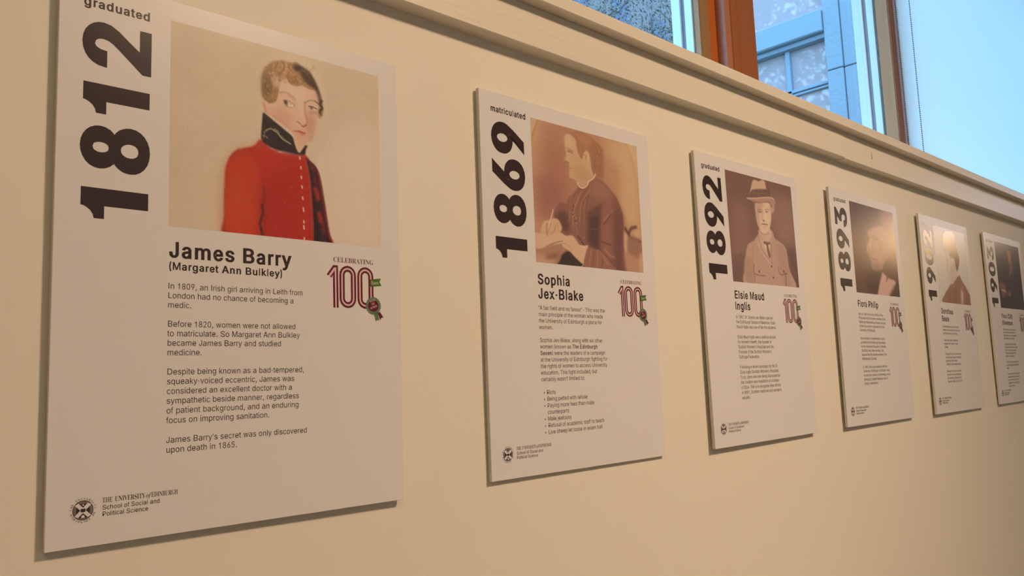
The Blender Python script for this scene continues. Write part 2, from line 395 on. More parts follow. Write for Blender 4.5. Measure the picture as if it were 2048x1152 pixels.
# glyph outlines: code point -> (advance, contours as x,y,x,y,...) in thousandths of an em
GLYPHS_PLAIN = {32: (265, []),
34: (454, [[110,450,99,720,192,720,181,450], [273,450,262,720,354,720,344,450]]),
39: (291, [[110,450,99,720,192,720,181,450]]),
40: (386, [[126,293,143,458,187,624,250,762,334,762,270,605,228,443,214,293,226,163,266,23,334,-136,250,-136,197,-30,157,78,134,185]]),
41: (386, [[52,-136,122,25,160,164,173,293,158,443,116,605,52,762,137,762,201,624,245,457,260,293,252,184,228,75,190,-31,137,-136]]),
44: (266, [[54,-168,96,100,194,100,119,-168]]),
45: (641, [[477,345,477,266,161,266,161,345]]),
46: (266, [[134,-6,110,-1,89,13,75,34,71,58,75,83,89,103,110,117,134,123,160,117,181,103,195,83,199,58,195,34,181,13,160,-1]]),
48: (641, [[321,-10,246,1,184,34,134,88,98,160,75,252,68,359,75,467,98,559,134,632,184,685,246,719,321,730,395,719,457,685,506,632,543,559,566,467,573,359,566,252,543,160,508,88,457,34,395,1], [321,71,369,79,410,105,443,146,467,204,481,274,487,359,481,444,467,516,443,573,410,615,369,641,321,651,272,641,231,615,198,573,174,516,160,444,154,359,160,274,174,204,198,146,231,105,272,79]]),
49: (641, [[300,0,300,512,130,512,130,577,184,583,238,603,277,637,301,682,310,720,388,720,388,0]]),
50: (641, [[91,0,91,66,331,324,399,399,440,463,453,525,448,562,436,593,414,617,386,635,317,651,277,646,243,632,216,612,197,584,184,552,180,512,93,512,100,573,122,625,157,669,202,702,257,723,318,730,379,723,433,703,477,670,511,629,532,581,539,526,525,450,475,366,378,255,216,85,550,81,550,0]]),
51: (641, [[308,-10,245,-4,188,14,139,42,99,81,74,129,62,187,154,187,163,151,178,123,204,100,233,83,310,71,389,86,420,105,446,132,460,164,465,205,461,243,447,277,423,307,389,331,342,345,284,351,222,351,222,423,407,634,99,639,99,720,526,720,526,652,298,393,298,409,373,407,436,390,487,358,525,314,547,263,556,205,547,146,523,93,487,51,437,17,376,-3]]),
52: (641, [[57,149,57,223,349,720,440,720,154,235,584,231,584,149], [399,0,399,171,399,207,399,450,485,450,485,0]]),
53: (641, [[313,-10,252,-3,198,16,153,45,117,85,93,132,85,184,173,184,180,153,195,126,245,85,313,71,354,75,390,91,422,116,444,147,458,185,464,229,458,273,444,313,420,345,389,371,351,386,308,392,236,379,181,348,95,358,136,720,518,720,518,639,214,639,190,426,252,460,324,472,372,467,416,454,454,433,488,403,515,368,536,327,549,281,553,231,545,166,522,108,485,58,437,21,379,-1]]),
54: (641, [[320,-10,257,-1,201,21,154,57,119,105,98,163,91,229,96,281,113,338,194,481,356,720,455,720,214,369,205,369,233,407,277,434,332,444,393,437,447,417,489,383,523,339,543,284,550,222,543,158,521,103,485,55,439,20,383,-3], [320,68,359,74,395,89,423,112,444,143,458,181,463,222,458,265,444,301,423,332,395,355,359,371,320,375,280,371,246,356,216,332,195,303,181,266,177,223,181,181,195,144,216,112,246,89,280,74]]),
55: (641, [[137,0,457,634,88,639,88,720,553,720,553,635,233,0]]),
56: (641, [[320,-10,252,-3,192,16,143,47,105,88,81,136,74,191,78,235,92,276,115,311,143,341,177,362,216,375,168,399,132,436,108,484,99,538,106,590,127,637,161,675,207,704,260,723,320,730,381,723,433,704,477,675,511,637,533,590,540,538,532,484,508,436,471,399,424,378,463,362,497,341,526,311,547,276,562,235,567,191,559,136,535,88,498,47,448,16,389,-3], [320,69,365,74,403,85,434,105,457,129,471,160,477,197,471,233,455,267,431,294,400,315,362,328,320,332,277,328,239,315,208,294,184,267,168,233,163,197,168,160,182,129,205,105,236,85,276,74], [320,410,388,424,414,443,434,467,447,497,451,532,447,564,436,594,416,618,389,635,320,651,250,635,225,618,205,594,192,564,188,532,192,497,205,467,225,443,252,424]]),
57: (641, [[320,730,383,721,439,699,485,662,521,614,543,556,550,491,545,437,528,382,446,238,283,0,184,0,426,351,406,313,364,286,308,276,248,281,194,303,150,335,117,381,96,434,91,498,98,562,120,617,156,663,202,699,257,721], [320,651,281,646,246,631,218,607,195,576,182,539,177,498,182,455,195,417,218,388,246,364,281,349,320,344,359,349,395,364,423,386,444,417,458,454,463,495,458,539,444,576,423,607,395,631,359,646]]),
58: (266, [[134,-6,110,-1,89,13,75,34,71,58,75,83,89,103,110,117,134,123,160,117,181,103,195,83,199,58,195,34,181,13,160,-1], [134,383,110,388,89,402,75,423,71,447,75,472,89,494,110,508,134,512,160,508,181,494,195,472,199,447,195,423,181,402,160,388]]),
65: (679, [[23,0,284,720,390,720,655,0,559,0,406,427,373,526,328,676,347,676,301,525,270,427,120,0], [156,201,156,281,523,281,523,201]]),
66: (645, [[85,0,85,720,341,720,409,713,465,695,508,663,539,625,557,580,563,529,559,487,547,453,504,405,446,378,480,364,513,347,545,321,569,287,586,245,591,192,584,141,566,95,533,55,487,25,426,6,349,0], [177,81,347,81,419,89,467,113,494,149,502,194,498,228,484,260,463,287,433,308,395,323,351,327,177,327], [177,403,337,403,407,419,436,437,457,461,471,492,475,526,467,570,443,607,400,631,339,639,177,639]]),
67: (721, [[378,-10,290,1,212,35,147,89,99,163,68,253,57,359,68,465,99,556,147,629,212,685,290,719,378,730,481,713,528,693,569,666,604,632,634,591,655,545,669,492,577,492,550,559,505,605,446,635,378,645,315,637,260,611,212,570,177,515,154,444,146,359,154,274,177,205,214,149,260,108,315,83,378,75,446,85,505,115,550,161,577,226,669,226,655,175,634,129,605,88,569,54,528,27,482,7,431,-6]]),
68: (710, [[310,0,136,0,136,81,304,81,385,89,450,115,501,156,536,211,557,280,564,361,557,441,536,511,501,564,453,605,389,631,313,639,132,639,132,720,318,720,416,709,499,676,564,624,612,553,644,465,654,361,644,256,612,168,563,96,497,44,412,11], [177,720,177,0,85,0,85,720]]),
69: (593, [[85,0,85,720,526,720,526,639,177,639,177,405,502,405,502,324,177,324,177,81,530,81,530,0]]),
70: (580, [[85,0,85,720,522,720,522,639,177,639,177,393,489,393,489,313,177,313,177,0]]),
71: (736, [[381,-10,290,1,211,35,147,91,98,164,66,253,57,359,66,465,98,556,146,629,211,685,287,719,375,730,430,726,481,713,529,692,570,663,607,629,635,588,658,543,670,494,577,494,547,556,504,604,446,634,375,645,314,637,259,611,212,571,177,515,154,444,146,359,154,274,177,205,214,149,260,108,317,83,381,75,437,81,488,100,529,132,560,174,580,226,587,286,614,281,400,281,400,362,676,362,676,283,666,199,638,129,593,71,533,27,461,0]]),
72: (731, [[85,0,85,720,177,720,177,409,554,409,554,720,646,720,646,0,554,0,554,328,177,328,177,0]]),
73: (279, [[95,0,95,720,185,720,185,0]]),
74: (560, [[262,-10,175,4,106,47,62,115,47,205,47,245,139,245,139,205,147,147,173,105,211,79,262,71,311,79,351,105,376,147,385,205,385,720,475,720,475,205,461,115,416,47,348,4]]),
75: (661, [[147,205,147,306,197,369,246,429,300,487,515,720,634,720,327,390], [85,0,85,720,177,720,177,472,175,318,177,273,177,0], [526,0,266,366,323,437,635,0]]),
76: (556, [[85,0,85,720,177,720,177,81,511,81,511,0]]),
77: (888, [[85,0,85,720,215,720,392,265,406,225,423,174,440,119,455,69,434,69,450,117,467,171,484,223,498,265,673,720,803,720,803,0,713,0,713,412,713,463,714,522,716,584,717,646,726,646,704,579,682,513,661,455,645,412,484,0,405,0,240,412,225,454,205,511,182,577,158,646,168,646,170,588,171,526,173,464,173,412,173,0]]),
78: (740, [[85,0,85,720,192,720,485,259,513,214,549,151,586,78,573,76,567,153,564,222,564,276,564,720,655,720,655,0,547,0,286,410,250,468,209,539,153,639,168,642,173,543,175,464,177,412,177,0]]),
79: (754, [[378,-10,290,1,212,35,149,89,99,163,68,253,57,359,68,465,99,556,149,629,212,685,290,719,378,730,465,719,543,685,607,629,656,556,687,465,697,359,687,253,656,163,607,89,543,35,465,1], [378,75,439,83,494,108,542,149,577,204,601,274,608,359,601,444,577,516,542,571,494,612,439,637,378,645,315,637,260,612,214,571,177,515,154,444,146,359,154,274,177,204,214,149,260,108,315,83]]),
80: (629, [[85,0,85,720,332,720,409,712,470,689,518,654,552,608,571,553,579,492,571,430,552,375,518,330,470,293,409,270,332,263,154,263,154,342,330,342,381,348,420,362,450,385,471,416,484,451,487,492,484,532,471,569,450,598,420,621,379,635,328,639,177,639,177,0]]),
81: (754, [[347,225,443,225,522,120,543,92,662,-68,567,-68,489,38,468,65], [378,-10,290,1,212,35,149,89,99,163,68,253,57,359,68,465,99,556,149,629,212,685,290,719,378,730,465,719,543,685,607,629,656,556,687,465,697,359,687,253,656,163,607,89,543,35,465,1], [378,75,439,83,494,108,542,149,577,204,601,274,608,359,601,444,577,516,542,571,494,612,439,637,378,645,315,637,260,612,214,571,177,515,154,444,146,359,154,274,177,204,214,149,260,108,315,83]]),
82: (635, [[85,0,85,720,334,720,410,713,471,692,519,658,552,612,573,559,579,498,573,437,552,383,519,339,471,307,409,287,334,280,136,280,136,361,331,361,381,365,422,378,451,397,472,424,484,458,488,498,484,538,472,573,451,601,422,622,381,635,330,639,177,639,177,0], [499,0,325,324,429,324,605,0]]),
83: (632, [[317,-13,243,-6,181,13,129,44,91,85,65,136,54,194,147,194,156,156,174,124,201,100,235,83,317,69,364,74,405,85,440,105,465,130,482,161,489,197,484,228,470,253,419,290,347,314,260,338,181,368,122,409,85,461,74,526,82,584,106,634,144,673,195,704,255,723,321,730,389,723,447,704,497,673,533,635,557,587,567,535,477,535,461,583,427,618,378,641,318,649,274,645,236,634,205,615,182,591,167,563,163,532,168,498,185,472,239,436,300,414,373,395,441,373,508,337,559,280,573,242,577,197,570,140,546,91,509,48,457,16,393,-6]]),
84: (635, [[45,639,45,720,590,720,590,639,364,639,364,0,273,0,273,639]]),
85: (731, [[366,-11,287,-3,218,21,161,61,120,113,93,175,85,245,85,720,175,720,175,252,181,204,199,160,226,123,265,96,311,79,366,74,422,79,468,96,505,123,533,160,550,204,556,252,556,720,646,720,646,245,638,175,612,113,570,61,513,21,446,-3]]),
86: (679, [[289,0,23,720,119,720,272,291,304,194,351,44,332,44,378,195,410,291,559,720,655,720,393,0]]),
87: (970, [[219,0,23,720,116,720,231,277,248,205,265,133,279,57,267,57,283,133,298,205,317,277,433,720,538,720,654,277,670,205,687,133,703,57,690,57,706,133,721,205,740,277,853,720,948,720,750,0,644,0,521,457,497,553,475,672,495,672,474,559,450,457,325,0]]),
88: (670, [[25,0,307,402,307,334,41,720,147,720,252,566,289,511,315,465,344,413,328,413,356,465,385,511,422,566,529,720,631,720,366,338,366,406,645,0,540,0,413,182,379,233,354,276,325,327,345,327,318,277,291,235,257,182,129,0]]),
89: (668, [[287,0,287,294,23,720,129,720,272,487,314,413,354,325,317,325,355,414,396,487,539,720,644,720,379,294,379,0]]),
90: (620, [[59,0,59,65,386,545,433,610,482,673,492,642,403,639,315,639,57,639,57,720,562,720,562,654,239,182,190,115,137,47,127,76,215,81,303,81,564,81,564,0]]),
97: (550, [[226,-13,178,-7,133,7,96,31,68,64,50,103,42,153,48,195,61,228,82,253,110,273,177,298,252,311,331,321,375,332,386,344,390,361,378,420,339,455,277,468,211,455,167,426,141,388,58,412,81,455,112,489,147,515,188,530,274,543,338,536,405,509,433,485,455,453,471,410,477,355,477,0,392,0,392,74,356,35,304,1], [240,64,286,69,323,83,351,105,372,132,385,163,390,195,390,269,366,257,327,249,283,242,248,238,190,225,146,197,134,175,130,149,144,102,184,74]]),
98: (600, [[324,-11,280,-7,243,6,195,44,167,83,158,83,158,0,75,0,75,720,161,720,161,451,194,489,242,528,279,539,324,543,388,535,443,511,488,470,523,414,545,347,552,267,545,188,523,119,489,64,443,23,388,-3], [311,66,358,72,395,93,426,124,447,166,460,214,464,267,460,321,447,369,426,410,396,440,358,460,311,467,266,460,228,441,198,412,177,372,164,324,160,267,164,212,177,163,198,122,229,92,266,72]]),
99: (560, [[293,-11,225,-3,166,23,116,65,79,120,57,188,48,265,57,344,79,412,116,467,166,509,225,535,293,543,368,533,431,504,481,455,512,392,429,371,410,409,382,440,342,460,293,467,245,460,205,439,175,406,153,365,140,317,136,265,140,214,153,166,175,126,205,93,245,72,293,65,344,74,383,93,413,126,430,166,513,144,482,79,433,30,369,-1]]),
100: (600, [[276,-11,214,-3,157,23,112,64,78,119,55,188,48,267,55,347,78,414,112,470,158,511,214,535,277,543,323,539,358,528,406,489,433,451,440,720,526,720,526,0,443,0,443,83,434,83,406,44,356,6,321,-7], [290,66,334,72,372,92,402,122,423,163,437,212,441,267,437,324,424,372,402,412,372,441,335,460,290,467,243,460,205,440,175,410,153,369,140,321,136,267,140,214,154,166,175,124,205,93,243,72]]),
101: (571, [[300,-11,228,-3,166,23,116,65,79,120,57,187,48,265,55,342,78,410,115,465,163,508,222,535,290,543,376,529,416,511,451,482,482,446,505,399,521,342,525,274,525,239,106,239,106,313,478,313,439,286,434,335,422,381,400,416,372,444,335,461,290,467,245,461,207,443,177,416,154,382,140,341,136,298,136,252,141,197,156,150,181,113,214,86,253,71,300,65,359,75,403,103,433,149,516,129,499,89,474,55,440,27,400,6,352,-7]]),
102: (359, [[323,536,323,463,8,463,8,536], [115,0,115,611,119,652,136,687,160,714,191,734,265,750,314,745,344,737,321,662,304,668,276,670,242,665,218,651,205,627,201,593,201,0]]),
103: (601, [[293,-214,238,-209,190,-198,116,-156,72,-98,143,-58,173,-93,218,-124,293,-137,352,-130,399,-106,430,-66,440,-8,440,96,406,58,356,23,321,11,276,7,215,14,160,38,113,75,78,127,55,192,48,270,55,348,78,414,113,470,158,511,215,535,277,543,323,540,358,528,407,489,436,451,443,536,526,536,526,-13,519,-76,495,-127,458,-166,412,-192,355,-208], [290,83,335,89,373,106,403,134,424,171,437,218,441,273,437,327,424,373,403,412,373,441,335,460,290,467,243,460,205,441,175,410,154,371,140,324,136,273,140,219,154,174,175,136,205,108,243,89]]),
104: (580, [[161,321,161,0,75,0,75,720,161,720,161,406,144,406,175,470,215,512,265,536,321,543,373,538,417,522,454,494,482,454,499,403,505,339,505,0,419,0,419,332,410,389,386,430,348,457,297,465,260,461,228,448,199,429,178,400,166,364]]),
105: (236, [[75,0,75,536,161,536,161,0], [119,627,95,631,76,644,62,662,58,683,62,706,76,724,95,737,119,741,141,737,161,724,174,706,178,683,174,662,161,644,141,631]]),
106: (236, [[75,536,161,536,161,-42,157,-89,144,-127,122,-160,92,-182,52,-197,6,-202,-14,-202,-14,-123,3,-123,35,-117,57,-102,71,-76,75,-41], [117,627,95,631,75,644,62,662,58,683,62,706,75,724,95,737,117,741,141,737,161,724,174,706,178,683,174,662,161,644,141,631]]),
107: (539, [[156,194,156,300,171,300,402,536,509,536,260,281,250,281], [75,0,75,720,161,720,161,0], [416,0,209,263,270,324,526,0]]),
108: (222, [[68,0,68,720,154,720,154,0]]),
109: (863, [[75,0,75,536,158,536,158,417,167,457,187,489,243,532,310,546,364,538,406,511,437,468,454,417,441,417,455,454,477,485,539,530,618,546,662,542,703,526,738,501,765,464,782,419,788,361,788,0,702,0,702,359,693,409,669,443,632,461,593,467,559,464,529,453,488,410,474,349,474,0,388,0,388,368,381,407,358,440,324,461,281,467,223,453,198,434,178,409,166,376,161,337,161,0]]),
110: (580, [[161,321,161,0,75,0,75,536,158,536,158,406,144,406,175,470,215,512,265,536,321,543,373,538,417,522,454,494,482,454,499,403,505,339,505,0,419,0,419,332,410,389,386,430,348,457,297,465,260,461,228,448,199,429,178,400,166,364]]),
111: (587, [[293,-11,225,-3,166,23,116,65,79,120,57,188,48,265,57,344,79,412,116,467,166,509,225,535,293,543,362,535,423,509,471,467,508,412,532,344,539,265,532,188,508,120,471,65,423,23,362,-3], [293,65,342,72,382,93,413,126,434,166,447,214,451,265,447,317,434,365,413,406,382,439,342,460,293,467,245,460,205,439,175,406,153,365,140,317,136,265,140,214,153,166,175,126,205,93,245,72]]),
112: (600, [[75,-202,75,536,158,536,158,451,167,451,194,489,242,528,279,539,324,543,388,535,443,511,488,470,523,414,545,347,552,267,545,188,523,119,489,64,443,23,388,-3,324,-11,280,-7,245,6,195,44,167,83,161,-202], [311,66,358,72,395,93,426,124,447,166,460,214,464,267,460,321,447,369,426,410,396,440,358,460,311,467,266,460,228,441,198,412,177,372,164,324,160,267,164,212,177,163,198,122,229,92,266,72]]),
113: (600, [[526,-202,440,-202,440,83,406,44,356,6,321,-7,276,-11,214,-3,157,23,112,64,78,119,55,188,48,267,55,347,78,414,112,470,158,511,214,535,277,543,323,539,358,528,406,489,434,451,443,451,443,536,526,536], [290,66,334,72,372,92,402,122,423,163,437,212,441,267,437,324,424,372,402,412,372,441,335,460,290,467,243,460,205,440,175,410,153,369,140,321,136,267,140,214,154,166,175,124,205,93,243,72]]),
114: (366, [[75,0,75,536,158,536,158,454,184,491,215,519,256,538,301,545,324,543,344,543,344,455,325,458,293,461,257,457,225,446,198,426,178,402,166,371,161,335,161,0]]),
115: (516, [[257,-11,205,-7,158,4,119,25,88,54,64,89,51,133,133,151,149,112,175,85,212,69,256,64,307,71,345,88,371,115,379,146,375,171,359,192,335,208,300,219,211,240,147,263,102,294,75,335,66,388,72,431,92,470,123,501,163,523,211,539,265,543,315,539,359,526,395,506,423,480,458,410,379,392,365,422,344,447,310,464,265,471,221,465,185,448,161,423,154,392,158,365,175,344,243,315,324,296,389,274,433,242,460,201,468,151,461,106,441,66,410,34,368,8,315,-7]]),
116: (321, [[289,536,289,463,8,463,8,536], [92,666,178,666,178,139,181,108,192,86,212,75,240,71,262,72,286,76,301,3,272,-4,238,-6,177,3,130,30,102,74,92,132]]),
117: (580, [[257,-7,207,-1,163,16,126,44,98,83,81,134,75,197,75,536,161,536,161,204,168,149,194,106,232,79,283,71,320,75,352,88,379,109,400,137,414,173,419,216,419,536,505,536,505,0,422,0,422,130,434,130,405,66,364,24,314,0]]),
118: (550, [[231,0,24,536,119,536,233,219,265,123,291,30,260,30,287,123,317,219,431,536,525,536,320,0]]),
119: (802, [[195,0,33,536,123,536,188,303,218,194,248,58,233,58,263,191,291,303,356,536,447,536,512,303,540,192,569,58,553,58,584,191,614,303,679,536,771,536,607,0,521,0,451,243,431,318,412,396,392,478,412,478,392,396,372,318,351,243,281,0]]),
120: (536, [[30,0,242,308,242,242,41,536,141,536,208,433,253,358,293,291,248,291,286,358,330,433,399,536,498,536,296,239,296,303,506,0,406,0,327,120,283,192,245,257,290,257,252,192,209,120,129,0]]),
121: (550, [[66,-197,86,-122,100,-123,147,-126,184,-105,214,-51,231,-1,24,536,119,536,233,219,265,123,291,30,260,30,286,123,317,219,431,536,525,536,289,-82,250,-151,197,-192,129,-205,92,-202]]),
122: (538, [[59,0,59,65,359,453,68,457,68,536,471,536,471,468,178,85,480,79,480,0]]),
8217: (250, [[74,450,116,720,214,720,139,450]]),
8220: (424, [[74,450,147,720,214,720,171,450], [248,450,323,720,388,720,345,450]]),
8221: (424, [[74,450,116,720,214,720,139,450], [248,450,290,720,388,720,314,450]]),
8226: (550, [[274,132,235,136,197,151,166,175,141,208,126,245,120,286,126,327,141,364,166,395,197,419,235,434,274,440,315,434,352,419,385,395,409,364,424,327,430,286,424,245,409,208,385,175,352,151,315,136]])}
GLYPHS_SERIF = {119808: (692, [[-14,0,-14,28,14,33,38,47,78,119,326,737,354,736,608,138,650,54,673,35,701,28,701,0,362,0,362,28,427,40,448,73,432,128,400,209,163,209,125,112,120,93,119,76,138,41,196,28,203,0], [179,255,383,255,280,505]]),
119809: (701, [[25,0,25,27,71,35,98,51,114,81,119,130,119,584,109,652,81,685,24,695,24,720,348,720,449,714,527,695,582,661,616,614,627,555,608,478,551,424,454,391,570,353,639,293,661,209,644,120,587,55,497,14,377,0], [288,399,297,399,370,407,416,430,441,476,451,546,445,609,426,652,392,677,342,687,313,684,297,673,288,619], [351,38,410,47,448,78,468,128,476,203,467,279,438,329,388,356,312,366,288,366,288,103,301,52,320,41]]),
119810: (742, [[407,-17,305,-5,217,32,144,89,89,165,54,256,41,361,54,465,89,555,146,631,220,688,309,725,410,736,489,726,581,696,614,688,646,701,663,736,692,736,692,487,665,487,620,576,563,644,495,687,419,701,351,688,296,647,258,578,236,481,228,358,236,242,261,153,304,89,364,51,440,38,503,46,567,71,625,112,677,168,707,141,625,52,525,0]]),
119811: (785, [[32,0,32,27,74,33,100,47,112,73,117,119,117,592,112,644,97,674,68,688,24,695,24,720,351,720,468,711,565,679,641,627,696,555,729,467,741,361,726,231,680,130,604,57,498,14,361,0], [351,38,415,47,467,74,505,119,543,220,555,362,546,479,522,570,483,635,426,673,353,685,320,682,301,669,288,609,288,114,301,54,320,43]]),
119812: (699, [[22,0,22,27,70,32,98,47,114,76,119,123,119,584,114,641,98,673,70,688,25,695,25,720,631,720,631,506,606,506,584,590,538,642,467,671,367,680,316,677,294,660,290,614,290,389,305,389,367,399,410,426,438,475,456,546,481,546,481,187,454,187,432,286,410,318,381,337,293,351,290,106,293,74,304,55,364,44,437,47,495,62,546,84,587,119,622,166,650,226,680,226,636,0]]),
119813: (641, [[24,0,24,27,71,36,98,54,114,84,119,133,119,593,112,641,97,669,68,685,22,695,22,720,623,720,623,506,597,506,584,565,562,609,532,642,491,665,435,677,364,682,316,679,294,666,288,630,288,391,301,391,362,400,405,427,434,476,449,549,478,549,478,187,451,187,434,266,407,316,362,345,299,354,288,354,288,128,297,68,310,49,332,38,407,27,407,0]]),
119814: (804, [[424,-16,316,-5,223,30,147,87,90,163,55,255,44,362,55,467,90,557,147,631,220,688,309,725,407,736,492,726,584,698,614,690,642,701,663,736,692,736,692,487,665,487,638,548,604,600,565,642,521,674,473,695,423,701,354,688,299,647,261,579,239,483,231,361,244,214,285,106,326,59,377,30,435,21,487,25,519,43,536,71,543,112,543,203,536,244,521,269,489,283,435,288,435,313,791,313,791,288,748,283,723,271,711,245,706,203,706,46,565,0]]),
119815: (829, [[24,0,24,27,71,35,98,51,114,79,119,128,119,600,112,642,98,671,70,687,25,695,25,720,383,720,383,695,323,684,296,657,288,600,288,397,541,397,541,600,533,657,506,684,446,695,446,720,802,720,802,695,756,687,729,671,715,644,711,600,711,128,715,82,729,52,756,35,802,27,802,0,446,0,446,27,492,33,521,49,536,78,541,128,541,350,288,350,288,128,293,79,307,51,335,35,383,27,383,0]]),
119816: (413, [[21,0,21,27,66,36,97,51,114,78,119,119,119,612,114,652,100,676,71,688,21,695,21,720,386,720,386,695,339,688,310,676,294,652,290,612,290,122,296,70,326,41,389,27,389,0]]),
119819: (676, [[24,0,24,27,71,35,98,51,114,79,119,128,119,600,112,644,98,673,70,687,25,695,25,720,396,720,396,695,329,687,310,676,297,658,288,600,288,131,293,74,316,49,370,44,440,49,498,63,546,89,585,127,619,177,647,244,676,244,636,0]]),
119821: (782, [[638,-17,169,554,169,125,174,78,188,49,215,33,264,27,264,0,28,0,28,27,85,36,112,65,120,125,120,614,57,685,28,695,28,720,247,720,619,267,619,597,611,655,584,682,524,695,524,720,760,720,760,695,712,687,685,673,673,644,668,597,668,-17]]),
119822: (832, [[413,-17,337,-9,267,11,204,46,149,92,104,147,71,212,51,283,44,361,51,437,71,508,104,573,150,628,206,674,269,709,342,731,419,737,495,731,565,709,628,676,682,631,726,576,761,511,782,438,788,361,782,283,761,212,726,147,680,92,625,46,562,11,491,-9], [419,19,484,33,535,74,571,142,593,237,600,361,587,508,551,616,491,680,411,701,347,688,294,647,258,579,237,483,229,361,242,214,280,106,340,41]]),
119825: (748, [[24,0,24,27,71,35,98,51,114,79,119,128,119,600,112,642,98,671,70,687,25,695,25,720,343,720,483,709,581,674,641,614,660,529,642,451,589,392,498,354,684,79,715,41,756,27,760,0,535,0,318,335,288,335,288,128,293,79,307,51,335,35,383,27,383,0], [288,370,321,370,394,380,443,408,472,459,481,532,467,616,424,666,354,682,320,679,301,668,288,609]]),
119826: (619, [[68,-17,68,250,98,250,131,149,176,79,236,38,312,24,366,32,407,57,432,95,441,141,419,204,356,253,258,302,177,350,122,400,89,457,79,525,85,585,106,638,139,679,182,711,234,731,293,737,362,729,446,709,460,706,475,704,495,712,506,737,536,737,536,505,510,505,491,560,464,609,430,649,392,679,351,698,307,704,258,696,222,674,198,642,190,601,196,563,217,532,299,479,400,432,502,369,533,334,554,297,568,210,560,147,536,92,497,46,445,13,380,-9,304,-16,250,-13,199,2,155,14,135,19,109,11,97,-17]]),
119827: (671, [[146,0,146,27,195,33,225,49,241,79,247,128,247,685,236,685,161,674,103,638,65,581,46,503,17,503,17,720,649,720,649,502,623,502,593,604,527,665,426,685,416,685,416,128,423,78,437,47,468,33,519,27,519,0]]),
119828: (780, [[392,-21,266,-3,180,46,131,128,116,245,116,600,111,642,97,671,68,687,24,695,24,720,380,720,380,695,320,684,293,657,286,600,286,222,294,139,321,81,367,46,435,35,538,59,600,131,620,252,620,598,616,642,600,669,570,685,519,695,519,720,750,720,750,695,709,684,685,666,673,639,668,598,668,286,652,146,601,51,514,-3]]),
119829: (677, [[335,-21,70,603,35,665,13,684,-22,695,-22,720,334,720,334,695,263,684,247,669,241,649,255,598,410,226,551,597,562,647,555,669,541,684,473,695,473,720,699,720,699,695,669,690,646,676,604,606,364,-21]]),
119832: (674, [[160,0,160,27,207,35,234,51,248,79,255,128,255,283,73,612,46,655,22,679,2,688,-21,693,-21,720,328,720,328,693,309,693,264,684,247,658,260,620,392,358,527,579,552,646,532,680,472,693,467,720,695,720,695,693,647,671,606,620,424,321,424,128,429,79,443,51,472,35,519,27,519,0]]),
119952: (500, [[152,-14,85,-3,32,32,-5,85,-16,155,-9,214,9,272,38,329,76,381,120,426,169,460,223,483,277,491,350,478,405,445,440,391,451,321,445,264,427,206,399,149,361,97,316,52,266,16,210,-8], [163,21,188,28,212,47,256,117,291,209,316,302,326,380,312,437,272,456,248,449,223,430,179,362,142,272,119,176,109,92,123,40]]),
119943: (307, [[-104,-220,-142,-214,-171,-196,-191,-168,-198,-135,-184,-92,-144,-76,-109,-89,-95,-125,-103,-153,-112,-169,-108,-180,-93,-185,-73,-179,-54,-161,-24,-103,6,5,41,165,95,435,21,435,30,479,104,479,146,595,199,677,263,728,335,744,381,739,418,722,438,695,446,661,432,619,391,603,354,619,339,654,348,680,356,699,351,707,339,711,309,698,282,657,228,479,318,479,312,435,222,435,166,179,136,55,103,-46,63,-122,17,-177,-38,-209]]),
119936: (554, [[36,0,36,27,104,43,123,63,138,95,195,312,198,323,198,334,196,345,193,358,106,617,79,671,38,685,38,714,326,714,326,688,271,679,260,668,255,647,256,638,258,623,332,380,460,557,491,604,500,641,484,676,438,688,426,688,426,714,657,714,657,688,606,669,557,616,350,332,293,112,286,76,291,51,304,38,367,27,367,0]]),
119942: (427, [[138,-14,74,-3,25,30,-6,84,-17,155,-11,214,9,272,40,328,78,380,123,424,172,459,226,483,279,491,328,483,364,464,386,432,394,392,377,331,328,275,242,228,125,196,119,139,123,104,138,79,161,62,193,57,252,81,309,150,339,131,283,51,215,2], [133,231,222,271,283,335,301,373,305,411,296,443,271,454,236,440,199,399,163,328]]),
119938: (532, [[84,-14,38,-5,2,22,-22,63,-30,116,-24,172,-8,233,51,348,90,397,133,437,199,476,261,491,313,473,339,419,356,479,470,479,381,171,367,117,361,89,366,70,377,63,410,82,451,138,475,123,419,47,366,2,312,-14,263,3,245,54,248,82,256,119,217,60,176,19,133,-6], [147,65,171,71,196,89,241,150,279,233,304,320,313,392,304,430,272,445,248,437,223,418,172,347,131,252,111,182,103,128,114,81]]),
119955: (413, [[-22,0,66,334,79,380,82,402,71,424,38,432,28,432,27,457,239,491,180,299,228,385,271,443,312,478,351,491,396,472,410,419,407,388,394,364,373,350,348,345,320,353,294,377,285,381,248,356,201,277,150,153,104,0]]),
119956: (400, [[144,-14,44,8,24,11,5,6,-11,-11,-38,-6,-11,172,21,166,36,87,73,38,128,22,174,38,190,82,180,122,150,168,109,218,62,293,44,361,55,411,84,453,130,479,184,489,283,472,294,468,304,467,323,472,335,486,364,486,340,324,312,328,291,399,258,441,212,456,169,440,153,404,165,366,196,320,231,279,261,236,290,184,301,130,296,92,280,57,256,27,225,5,187,-9]])}
for key, src in (('i', GLYPHS_PLAIN), ('m', GLYPHS_SERIF)):
    GLY[key] = {chr(k): (a/1000, [[(c[i]/1000, c[i+1]/1000) for i in range(0, len(c), 2)] for c in cs]) for k, (a, cs) in src.items()}
HR = dict(zip('abcdefghijklmnopqrstuvwxyz', (556, 556, 500, 556, 556, 278, 556, 556, 222, 222, 500, 222, 833, 556, 556, 556, 556, 333, 500, 278, 556, 500, 722, 500, 500, 500)))
HR.update(zip('ABCDEFGHIJKLMNOPQRSTUVWXYZ', (667, 667, 722, 722, 667, 611, 778, 722, 278, 500, 667, 556, 833, 722, 778, 667, 778, 722, 667, 611, 722, 667, 944, 667, 667, 611)))
